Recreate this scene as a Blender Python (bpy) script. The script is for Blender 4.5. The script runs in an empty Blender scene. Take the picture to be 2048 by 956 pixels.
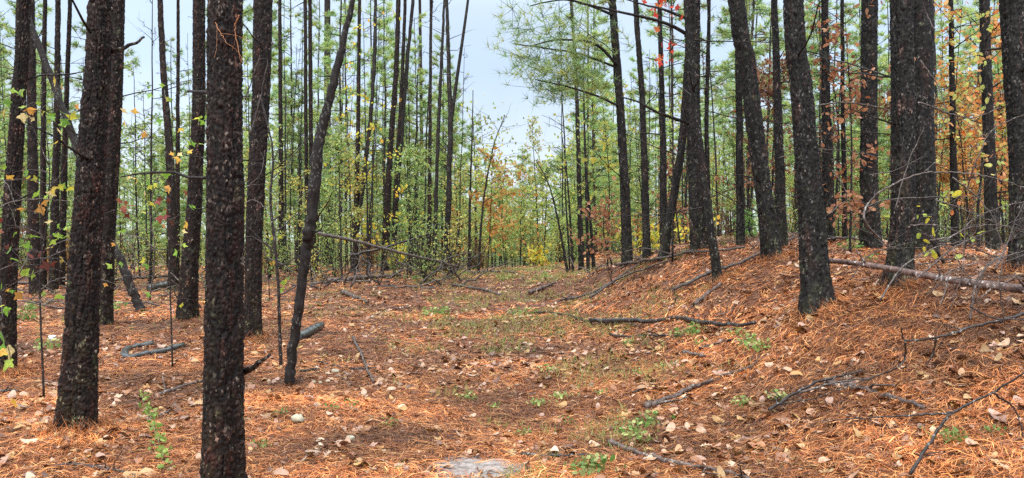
import bpy, math, random
import numpy as np
from mathutils import Vector
R = math.radians
rng = np.random.default_rng(7)
random.seed(7)
scene = bpy.context.scene
col = scene.collection

# ------------------------------------------------------------------ camera, sky, sun, exposure
F = 1462.0; CH = 1.5; CX = 1024.0; CY = 478.0
cam_d = bpy.data.cameras.new('camera'); cam = bpy.data.objects.new('camera', cam_d); col.objects.link(cam)
cam_d.sensor_width = 36; cam_d.lens = F / 2048 * 36
cam_d.clip_start = 0.05; cam_d.clip_end = 1500
cam.location = (0, 0, CH); cam.rotation_euler = (R(90), 0, 0)
scene.camera = cam

world = bpy.data.worlds.new('World'); scene.world = world; world.use_nodes = True
nt = world.node_tree; nt.nodes.clear()
N = nt.nodes.new; L = nt.links.new
sky = N('ShaderNodeTexSky'); sky.sky_type = 'NISHITA'; sky.sun_disc = False
sky.sun_elevation = R(48); sky.sun_rotation = R(200); sky.air_density = 1.0; sky.dust_density = 4.0
bg1 = N('ShaderNodeBackground'); bg1.inputs[1].default_value = 0.06; L(sky.outputs[0], bg1.inputs[0])
tc = N('ShaderNodeTexCoord'); sep = N('ShaderNodeSeparateXYZ'); L(tc.outputs['Generated'], sep.inputs[0])
ramp = N('ShaderNodeValToRGB'); L(sep.outputs[2], ramp.inputs[0])     # CIE overcast: brighter towards the zenith
e = ramp.color_ramp.elements
e[0].position = 0.0; e[0].color = (0.90, 0.97, 1.0, 1)
e[1].position = 1.0; e[1].color = (1.0, 1.0, 1.0, 1)
e2 = e.new(0.22); e2.color = (0.62, 0.78, 0.99, 1)
nz = N('ShaderNodeTexNoise'); nz.inputs['Scale'].default_value = 3.0; nz.inputs['Detail'].default_value = 5
L(tc.outputs['Generated'], nz.inputs['Vector'])
mr = N('ShaderNodeMapRange'); mr.inputs[1].default_value = 0.35; mr.inputs[2].default_value = 0.7
mr.inputs[3].default_value = 0.93; mr.inputs[4].default_value = 1.12; L(nz.outputs[0], mr.inputs[0])
st = N('ShaderNodeMapRange'); st.inputs[1].default_value = 0.3; st.inputs[2].default_value = 1.0
st.inputs[3].default_value = 0.70; st.inputs[4].default_value = 3.0; L(sep.outputs[2], st.inputs[0])
mu = N('ShaderNodeMath'); mu.operation = 'MULTIPLY'; L(mr.outputs[0], mu.inputs[0]); L(st.outputs[0], mu.inputs[1])
bg2 = N('ShaderNodeBackground'); L(ramp.outputs[0], bg2.inputs[0]); L(mu.outputs[0], bg2.inputs[1])
mx = N('ShaderNodeMixShader'); mx.inputs[0].default_value = 0.92
L(bg1.outputs[0], mx.inputs[1]); L(bg2.outputs[0], mx.inputs[2])
wo = N('ShaderNodeOutputWorld'); L(mx.outputs[0], wo.inputs[0])

sun_d = bpy.data.lights.new('sun', 'SUN'); sun = bpy.data.objects.new('sun', sun_d); col.objects.link(sun)
sun_d.energy = 1.5; sun_d.angle = R(14); sun_d.color = (1.0, 0.95, 0.87)
sun.rotation_euler = (R(42), 0, R(-20)); sun.location = (0, 0, 40)
scene.view_settings.view_transform = 'Standard'; scene.view_settings.look = 'None'
scene.view_settings.exposure = 0.75; scene.view_settings.gamma = 1.0
scene.cycles.max_bounces = 5; scene.cycles.diffuse_bounces = 3; scene.cycles.glossy_bounces = 2
scene.cycles.transmission_bounces = 3; scene.cycles.transparent_max_bounces = 4
scene.cycles.volume_bounces = 0; scene.cycles.use_adaptive_sampling = True
scene.cycles.adaptive_threshold = 0.02; scene.cycles.use_denoising = False
scene.cycles.sample_clamp_indirect = 4

# ------------------------------------------------------------------ helpers
def tag(o, label=None, cat=None, group=None, kind=None):
    if label: o['label'] = label
    if cat: o['category'] = cat
    if group: o['group'] = group
    if kind: o['kind'] = kind
    return o

def empty(name, loc, label=None, cat=None, group=None):
    o = bpy.data.objects.new(name, None); col.objects.link(o)
    o.location = tuple(float(v) for v in loc); o.empty_display_size = 0.1
    return tag(o, label, cat, group)

class MB:
    """collects verts / faces (any polygon size) with a tint colour per vertex"""
    def __init__(s): s.V = []; s.Fs = {}; s.T = []; s.n = 0
    def add(s, V, Fc, tint=(1, 1, 1)):
        V = np.asarray(V, float).reshape(-1, 3)
        for f in (Fc if isinstance(Fc, (list, tuple)) else [Fc]):
            f = np.asarray(f, np.int64)
            s.Fs.setdefault(f.shape[1], []).append(f + s.n)
        t = np.asarray(tint, float)
        if t.ndim == 1: t = np.tile(t, (len(V), 1))
        s.V.append(V); s.T.append(t); s.n += len(V)
        return s
    def mesh(s, name, mat, origin=(0, 0, 0), smooth=False):
        V = np.concatenate(s.V) - np.asarray(origin, float); T = np.concatenate(s.T)
        me = bpy.data.meshes.new(name)
        me.vertices.add(len(V)); me.vertices.foreach_set('co', V.astype(np.float32).ravel())
        li = []; st_ = []; tot = 0
        for k, fl in s.Fs.items():
            f = np.concatenate(fl); li.append(f.ravel()); st_.append(tot + np.arange(len(f)) * k); tot += f.size
        li = np.concatenate(li).astype(np.int32); st_ = np.concatenate(st_).astype(np.int32)
        me.loops.add(len(li)); me.loops.foreach_set('vertex_index', li)
        me.polygons.add(len(st_)); me.polygons.foreach_set('loop_start', st_)
        if smooth: me.polygons.foreach_set('use_smooth', np.ones(len(st_), bool))
        me.update(calc_edges=True)
        at = me.attributes.new('tint', 'FLOAT_COLOR', 'POINT')
        at.data.foreach_set('color', np.concatenate([T, np.ones((len(T), 1))], 1).astype(np.float32).ravel())
        me.materials.append(mat)
        return me
    def obj(s, name, mat, parent=None, origin=(0, 0, 0), smooth=False):
        o = bpy.data.objects.new(name, s.mesh(name, mat, origin, smooth)); col.objects.link(o)
        if parent is not None: o.parent = parent
        else: o.location = tuple(float(v) for v in origin)
        return o

def norm(a): return a / np.maximum(np.linalg.norm(a, axis=-1, keepdims=True), 1e-9)

def hash2(ix, iy, s=0):
    ix = np.asarray(ix).astype(np.int64); iy = np.asarray(iy).astype(np.int64)
    h = (ix * 374761393 + iy * 668265263 + s * 2147483647 + 1274126177) & 0xffffffff
    h = ((h ^ (h >> 13)) * 1274126177) & 0xffffffff
    h = ((h ^ (h >> 16)) * 2246822519) & 0xffffffff
    return ((h ^ (h >> 15)) & 0xffffff) / float(0xffffff)

def vnoise(x, y, s=0):
    ix = np.floor(x); iy = np.floor(y); fx = x - ix; fy = y - iy
    fx = fx * fx * (3 - 2 * fx); fy = fy * fy * (3 - 2 * fy)
    a = hash2(ix, iy, s); b = hash2(ix + 1, iy, s); c = hash2(ix, iy + 1, s); d = hash2(ix + 1, iy + 1, s)
    return (a * (1 - fx) + b * fx) * (1 - fy) + (c * (1 - fx) + d * fx) * fy - 0.5

def cells(u, v, pu, s=0):
    """cellular noise, periodic in u with integer period pu: F1, F2, id-random"""
    iu = np.floor(u); iv = np.floor(v)
    F1 = np.full(u.shape, 9.0); F2 = np.full(u.shape, 9.0); idr = np.zeros(u.shape)
    for du in (-1, 0, 1):
        for dv in (-1, 0, 1):
            cu = iu + du; cv = iv + dv; cw = np.mod(cu, pu)
            px = cu + 0.15 + 0.7 * hash2(cw, cv, s + 1); py = cv + 0.1 + 0.8 * hash2(cw, cv, s + 2)
            d = np.hypot(px - u, py - v)
            new = d < F1
            F2 = np.where(new, F1, np.minimum(F2, d)); idr = np.where(new, hash2(cw, cv, s + 3), idr); F1 = np.minimum(F1, d)
    return F1, F2, idr

def tube(pts, rad, k=8, cap=True):
    pts = np.asarray(pts, float); n = len(pts); rad = np.asarray(rad, float) * np.ones(n)
    tg = norm(np.gradient(pts, axis=0))
    up = np.array([0.0, 0, 1]) if abs(tg[0][2]) < 0.9 else np.array([0.0, 1, 0])
    a = norm(np.cross(tg[0], up)); A = []
    for i in range(n):
        a = norm(a - tg[i] * np.dot(a, tg[i])); A.append(a)
    A = np.array(A); B = np.cross(tg, A)
    th = np.linspace(0, 2 * math.pi, k, endpoint=False)
    V = pts[:, None] + rad[:, None, None] * (np.cos(th)[None, :, None] * A[:, None] + np.sin(th)[None, :, None] * B[:, None])
    i = np.arange(n - 1)[:, None] * k; j = np.arange(k)[None]; j2 = (j + 1) % k
    Q = np.stack([i + j, i + j2, i + k + j2, i + k + j], -1).reshape(-1, 4)
    fc = [Q]
    if cap: fc += [np.arange(k)[::-1][None], (np.arange(k) + (n - 1) * k)[None]]
    return V.reshape(-1, 3), fc

def spline(P, n):
    P = np.asarray(P, float)
    if len(P) == 2: return P[0] + (P[1] - P[0]) * np.linspace(0, 1, n)[:, None]
    E = np.concatenate([[2 * P[0] - P[1]], P, [2 * P[-1] - P[-2]]])
    t = np.linspace(0, len(P) - 1 - 1e-9, n); i = t.astype(int); f = (t - i)[:, None]
    a, b, c, d = E[i], E[i + 1], E[i + 2], E[i + 3]
    return 0.5 * (2 * b + (c - a) * f + (2 * a - 5 * b + 4 * c - d) * f ** 2 + (3 * b - a - 3 * c + d) * f ** 3)

# ------------------------------------------------------------------ materials
def newmat(name):
    m = bpy.data.materials.new(name); m.use_nodes = True; m.node_tree.nodes.clear()
    return m, m.node_tree.nodes.new, m.node_tree.links.new

def mat_leaf(name, rough=0.5, trans=0.35, vary=0.25, spec=0.3):
    """colour comes from each leaf's own tint, varied by noise and by object"""
    m, N, L = newmat(name)
    at = N('ShaderNodeAttribute'); at.attribute_name = 'tint'
    oi = N('ShaderNodeObjectInfo'); nz = N('ShaderNodeTexNoise'); nz.inputs['Scale'].default_value = 35
    mr = N('ShaderNodeMapRange'); mr.inputs[3].default_value = 1 - vary; mr.inputs[4].default_value = 1 + vary
    L(oi.outputs['Random'], mr.inputs[0])
    mr2 = N('ShaderNodeMapRange'); mr2.inputs[1].default_value = .3; mr2.inputs[2].default_value = .7
    mr2.inputs[3].default_value = 1 - vary; mr2.inputs[4].default_value = 1 + vary; L(nz.outputs[0], mr2.inputs[0])
    mm = N('ShaderNodeMath'); mm.operation = 'MULTIPLY'; L(mr.outputs[0], mm.inputs[0]); L(mr2.outputs[0], mm.inputs[1])
    vm = N('ShaderNodeVectorMath'); vm.operation = 'SCALE'; L(at.outputs['Color'], vm.inputs[0]); L(mm.outputs[0], vm.inputs['Scale'])
    b = N('ShaderNodeBsdfPrincipled'); b.inputs['Roughness'].default_value = rough; b.inputs['Specular IOR Level'].default_value = spec
    L(vm.outputs[0], b.inputs['Base Color'])
    o = N('ShaderNodeOutputMaterial')
    if trans > 0:
        t = N('ShaderNodeBsdfTranslucent'); L(vm.outputs[0], t.inputs[0]); mx = N('ShaderNodeMixShader'); mx.inputs[0].default_value = trans
        L(b.outputs[0], mx.inputs[1]); L(t.outputs[0], mx.inputs[2]); L(mx.outputs[0], o.inputs[0])
    else: L(b.outputs[0], o.inputs[0])
    return m

def mat_bark(name, c1, c2, fleck=(0.22, 0.21, 0.19), scale=1.0, rough=0.72, bump=0.5, lichen=0.0, use_tint=True):
    m, N, L = newmat(name)
    tc = N('ShaderNodeTexCoord'); mp = N('ShaderNodeMapping'); mp.inputs['Scale'].default_value = (1, 1, 0.5); L(tc.outputs['Object'], mp.inputs[0])
    nz = N('ShaderNodeTexNoise'); nz.inputs['Scale'].default_value = 26 * scale; nz.inputs['Detail'].default_value = 6; nz.inputs['Roughness'].default_value = .65
    L(mp.outputs[0], nz.inputs['Vector'])
    rp = N('ShaderNodeValToRGB'); L(nz.outputs[0], rp.inputs[0]); e = rp.color_ramp.elements
    e[0].position = .35; e[0].color = (*c1, 1); e[1].position = .68; e[1].color = (*c2, 1)
    vo = N('ShaderNodeTexVoronoi'); vo.inputs['Scale'].default_value = 80 * scale; L(mp.outputs[0], vo.inputs['Vector'])
    sp = N('ShaderNodeSeparateColor'); L(vo.outputs['Color'], sp.inputs[0])
    nz2 = N('ShaderNodeTexNoise'); nz2.inputs['Scale'].default_value = 9 * scale; L(tc.outputs['Object'], nz2.inputs['Vector'])
    ad = N('ShaderNodeMath'); ad.operation = 'ADD'; L(sp.outputs[0], ad.inputs[0]); L(nz2.outputs[0], ad.inputs[1])
    gt = N('ShaderNodeMapRange'); gt.inputs[1].default_value = 1.44; gt.inputs[2].default_value = 1.52; L(ad.outputs[0], gt.inputs[0])
    mx = N('ShaderNodeMix'); mx.data_type = 'RGBA'; L(gt.outputs[0], mx.inputs[0]); L(rp.outputs[0], mx.inputs[6]); mx.inputs[7].default_value = (*fleck, 1)
    out = mx.outputs[2]
    if lichen > 0:
        n3 = N('ShaderNodeTexNoise'); n3.inputs['Scale'].default_value = 5; n3.inputs['Detail'].default_value = 8; n3.inputs['Roughness'].default_value = .7
        L(tc.outputs['Object'], n3.inputs['Vector'])
        g3 = N('ShaderNodeMapRange'); g3.inputs[1].default_value = .62 - .1 * lichen; g3.inputs[2].default_value = .70 - .1 * lichen; g3.inputs[4].default_value = .55; L(n3.outputs[0], g3.inputs[0])
        m3 = N('ShaderNodeMix'); m3.data_type = 'RGBA'; L(g3.outputs[0], m3.inputs[0]); L(out, m3.inputs[6]); m3.inputs[7].default_value = (.13, .16, .10, 1)
        out = m3.outputs[2]
    if use_tint:
        at = N('ShaderNodeAttribute'); at.attribute_name = 'tint'
        m2 = N('ShaderNodeMix'); m2.data_type = 'RGBA'; m2.blend_type = 'MULTIPLY'; m2.inputs[0].default_value = 1
        L(out, m2.inputs[6]); L(at.outputs['Color'], m2.inputs[7]); out = m2.outputs[2]
    b = N('ShaderNodeBsdfPrincipled'); b.inputs['Roughness'].default_value = rough; b.inputs['Specular IOR Level'].default_value = 0.28
    L(out, b.inputs['Base Color'])
    bu = N('ShaderNodeBump'); bu.inputs['Strength'].default_value = bump; bu.inputs['Distance'].default_value = .02
    L(nz.outputs[0], bu.inputs['Height']); L(bu.outputs[0], b.inputs['Normal'])
    o = N('ShaderNodeOutputMaterial'); L(b.outputs[0], o.inputs[0])
    return m

def mat_ground():
    m, N, L = newmat('needle_floor')
    tc = N('ShaderNodeTexCoord')
    n1 = N('ShaderNodeTexNoise'); n1.inputs['Scale'].default_value = 28; n1.inputs['Detail'].default_value = 6; n1.inputs['Roughness'].default_value = .75; n1.inputs['Distortion'].default_value = 1.2
    L(tc.outputs['Object'], n1.inputs['Vector'])
    r1 = N('ShaderNodeValToRGB'); L(n1.outputs[0], r1.inputs[0]); e = r1.color_ramp.elements
    e[0].position = .28; e[0].color = (.035, .014, .008, 1); e[1].position = .74; e[1].color = (.30, .13, .055, 1)
    q = e.new(.5); q.color = (.14, .052, .022, 1)
    n2 = N('ShaderNodeTexNoise'); n2.inputs['Scale'].default_value = .7; n2.inputs['Detail'].default_value = 5; L(tc.outputs['Object'], n2.inputs['Vector'])
    g = N('ShaderNodeMapRange'); g.inputs[1].default_value = .52; g.inputs[2].default_value = .72; g.inputs[4].default_value = .5; L(n2.outputs[0], g.inputs[0])
    mx = N('ShaderNodeMix'); mx.data_type = 'RGBA'; L(g.outputs[0], mx.inputs[0]); L(r1.outputs[0], mx.inputs[6]); mx.inputs[7].default_value = (.10, .055, .035, 1)
    # beyond the needle fall the forest floor turns greener
    sp = N('ShaderNodeSeparateXYZ'); L(tc.outputs['Object'], sp.inputs[0])
    ys = N('ShaderNodeMapRange'); ys.inputs[1].default_value = 19; ys.inputs[2].default_value = 30; L(sp.outputs[1], ys.inputs[0])
    n4 = N('ShaderNodeTexNoise'); n4.inputs['Scale'].default_value = .5; L(tc.outputs['Object'], n4.inputs['Vector'])
    mm = N('ShaderNodeMath'); mm.operation = 'MULTIPLY'; L(ys.outputs[0], mm.inputs[0]); L(n4.outputs[0], mm.inputs[1])
    m4 = N('ShaderNodeMix'); m4.data_type = 'RGBA'; L(mm.outputs[0], m4.inputs[0]); L(mx.outputs[2], m4.inputs[6]); m4.inputs[7].default_value = (.13, .15, .04, 1)
    b = N('ShaderNodeBsdfPrincipled'); b.inputs['Roughness'].default_value = .75; L(m4.outputs[2], b.inputs['Base Color'])
    bu = N('ShaderNodeBump'); bu.inputs['Strength'].default_value = .8; bu.inputs['Distance'].default_value = .04; L(n1.outputs[0], bu.inputs['Height']); L(bu.outputs[0], b.inputs['Normal'])
    o = N('ShaderNodeOutputMaterial'); L(b.outputs[0], o.inputs[0]); return m

def mat_plain(name, c1, c2, scale=20, rough=.7, bump=.4, spec=.4):
    m, N, L = newmat(name)
    tc = N('ShaderNodeTexCoord'); n1 = N('ShaderNodeTexNoise'); n1.inputs['Scale'].default_value = scale; n1.inputs['Detail'].default_value = 8; n1.inputs['Roughness'].default_value = .7
    L(tc.outputs['Object'], n1.inputs['Vector'])
    r1 = N('ShaderNodeValToRGB'); L(n1.outputs[0], r1.inputs[0]); e = r1.color_ramp.elements
    e[0].position = .35; e[0].color = (*c1, 1); e[1].position = .66; e[1].color = (*c2, 1)
    b = N('ShaderNodeBsdfPrincipled'); b.inputs['Roughness'].default_value = rough; b.inputs['Specular IOR Level'].default_value = spec; L(r1.outputs[0], b.inputs['Base Color'])
    bu = N('ShaderNodeBump'); bu.inputs['Strength'].default_value = bump; bu.inputs['Distance'].default_value = .01; L(n1.outputs[0], bu.inputs['Height']); L(bu.outputs[0], b.inputs['Normal'])
    o = N('ShaderNodeOutputMaterial'); L(b.outputs[0], o.inputs[0]); return m

M_BARK_RED = mat_bark('wet_red_brown_bark', (.005, .0035, .003), (.030, .017, .013), fleck=(.15, .13, .11), lichen=.25)
M_BARK_GREY = mat_bark('wet_grey_bark', (.006, .005, .0048), (.031, .027, .024), fleck=(.15, .14, .13), lichen=.15)
M_BARK_THIN = mat_bark('dark_thin_bark', (.007, .005, .0045), (.028, .022, .019), fleck=(.09, .09, .08), scale=.9, bump=.3)
M_BARK_FAR = mat_bark('far_bark', (.014, .010, .008), (.05, .036, .027), scale=.5, bump=.1)
M_TWIG = mat_bark('grey_twig_bark', (.030, .023, .020), (.125, .10, .088), scale=1.3, rough=.45, bump=.2)
M_TWIG_DARK = mat_bark('dark_wet_twig', (.012, .010, .010), (.05, .038, .034), scale=1.3, rough=.3, bump=.3)
M_LOG = mat_bark('weathered_log', (.03, .02, .018), (.16, .115, .095), fleck=(.30, .27, .24), scale=.8, rough=.4, bump=.7)
M_NEEDLE = mat_leaf('pine_needles_green', rough=.6, trans=.6)
M_LEAF = mat_leaf('broad_leaves', rough=.45, trans=.45)
M_LITTER = mat_leaf('fallen_leaf', rough=.4, trans=.0, vary=.3, spec=.45)
M_STRAW = mat_leaf('fallen_needles', rough=.5, trans=.0, vary=.3, spec=.35)
M_GRASS = mat_leaf('grass_green', rough=.5, trans=.3)
M_GROUND = mat_ground()
M_SAND = mat_plain('pale_sand', (.10, .08, .07), (.34, .30, .28), 16, .85)
M_STONE = mat_plain('pale_stone', (.28, .25, .17), (.52, .48, .36), 14, .6)
M_PAPER = mat_plain('white_plastic', (.62, .64, .64), (.85, .86, .86), 12, .4)
M_WET = mat_plain('wet_rotten_wood', (.010, .010, .010), (.085, .085, .08), 9, .22, .9, .6)

# ------------------------------------------------------------------ terrain
def P(px, py, d): return np.array([(px - CX) / F * d, d, CH - (py - CY) / F * d])
ctrl = [
 # track, seen from the camera: pixel row, distance
 (1024, 956, 4.6), (400, 956, 4.6), (100, 956, 4.6), (1500, 956, 4.45), (1060, 750, 8.1), (1060, 650, 11.9), (1060, 592, 15.7), (1065, 547, 21),
 (600, 765, 7.7), (155, 865, 5.67), (-200, 865, 5.7), (10, 755, 8.0), (505, 680, 11.0), (375, 640, 12.6), (205, 650, 12.4), (800, 640, 12.6),
 (750, 565, 19), (900, 555, 20), (550, 575, 19), (300, 568, 20), (100, 568, 20), (-200, 568, 20), (650, 620, 14.2),
 (1300, 750, 7.6), (1300, 660, 10.4), (1180, 600, 14.4), (1400, 820, 6.2),
 # bank on the right
 (2048, 956, 3.8), (1800, 900, 4.35), (1600, 800, 5.6), (2048, 740, 4.9), (1850, 680, 5.9), (1630, 625, 7.4), (1800, 580, 7.0), (2035, 548, 7.2),
 (1450, 640, 8.9), (1437, 572, 9.6), (1545, 520, 11), (1395, 502, 13), (1325, 516, 13.8), (1256, 526, 15), (1180, 545, 18), (1742, 505, 11.5), (1848, 512, 10.5), (1985, 500, 14),
 (2300, 540, 8), (2600, 560, 6), (1600, 492, 22), (1900, 490, 24), (1300, 500, 24), (2300, 490, 22)]
cw = [P(*c) for c in ctrl]
cw += [np.array(p, float) for p in [(0, 0, 0), (0, 2.5, 0), (-6, 0, 0), (5, 0, .9), (3, 1.5, .45), (9, 2, 1.3), (-14, 5, 0), (.8, 30, .15), (.5, 45, -.5), (0, 80, -1.5), (-15, 35, .1), (-35, 40, .1),
       (-35, 15, .2), (15, 35, 1.1), (35, 20, 1.4), (35, 50, 1.2), (-40, 90, -.5), (40, 90, .4), (8, 34, .9), (-8, 32, .3)]]
cw = np.array(cw)
def tps(r2): return 0.5 * r2 * np.log(r2 + 1e-9)
S_ = 0.1
_C = cw[:, :2] * S_; _n = len(_C)
_K = tps(((_C[:, None] - _C[None]) ** 2).sum(-1)) + np.eye(_n) * 0.004
_Pm = np.concatenate([np.ones((_n, 1)), _C], 1)
_A = np.block([[_K, _Pm], [_Pm.T, np.zeros((3, 3))]])
_w = np.linalg.solve(_A, np.concatenate([cw[:, 2], np.zeros(3)]))
mounds = []     # needle mounds round the tree feet (x, y, height, radius)
def hgt(x, y):
    x = np.asarray(x, float); y = np.asarray(y, float); sh = x.shape
    X = np.clip(x.ravel(), -42, 42); Y = np.clip(y.ravel(), -2, 92)
    out = np.empty(X.shape)
    for i in range(0, len(X), 50000):
        q = np.stack([X[i:i + 50000], Y[i:i + 50000]], 1) * S_
        k = tps(((q[:, None] - _C[None]) ** 2).sum(-1))
        out[i:i + 50000] = k @ _w[:_n] + _w[_n] + q @ _w[_n + 1:]
    xr, yr = x.ravel(), y.ravel()
    out += .05 * vnoise(xr * 1.1, yr * 1.1, 3) + .035 * vnoise(xr * 3.1, yr * 3.1, 4) + .02 * vnoise(xr * 8, yr * 8, 5)
    for mx_, my_, mh, ms in mounds: out += mh * np.exp(-((xr - mx_) ** 2 + (yr - my_) ** 2) / ms ** 2)
    return out.reshape(sh)
def at(px, py, dmin=2.5, dmax=60):
    ds = np.linspace(dmin, dmax, 1600); X = (px - CX) / F * ds
    z = CH - (py - CY) / F * ds; below = z < hgt(X, ds)
    if not below.any(): d = dmax
    else:
        i = int(np.argmax(below)); d = ds[i]
        if i > 0:
            g0 = z[i - 1] - hgt(X[i - 1], ds[i - 1]); g1 = z[i] - hgt(X[i], ds[i]); d = ds[i - 1] + (ds[i] - ds[i - 1]) * g0 / (g0 - g1 + 1e-12)
    p = P(px, py, float(d)); p[2] = float(hgt(p[0], p[1])); return p

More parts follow.
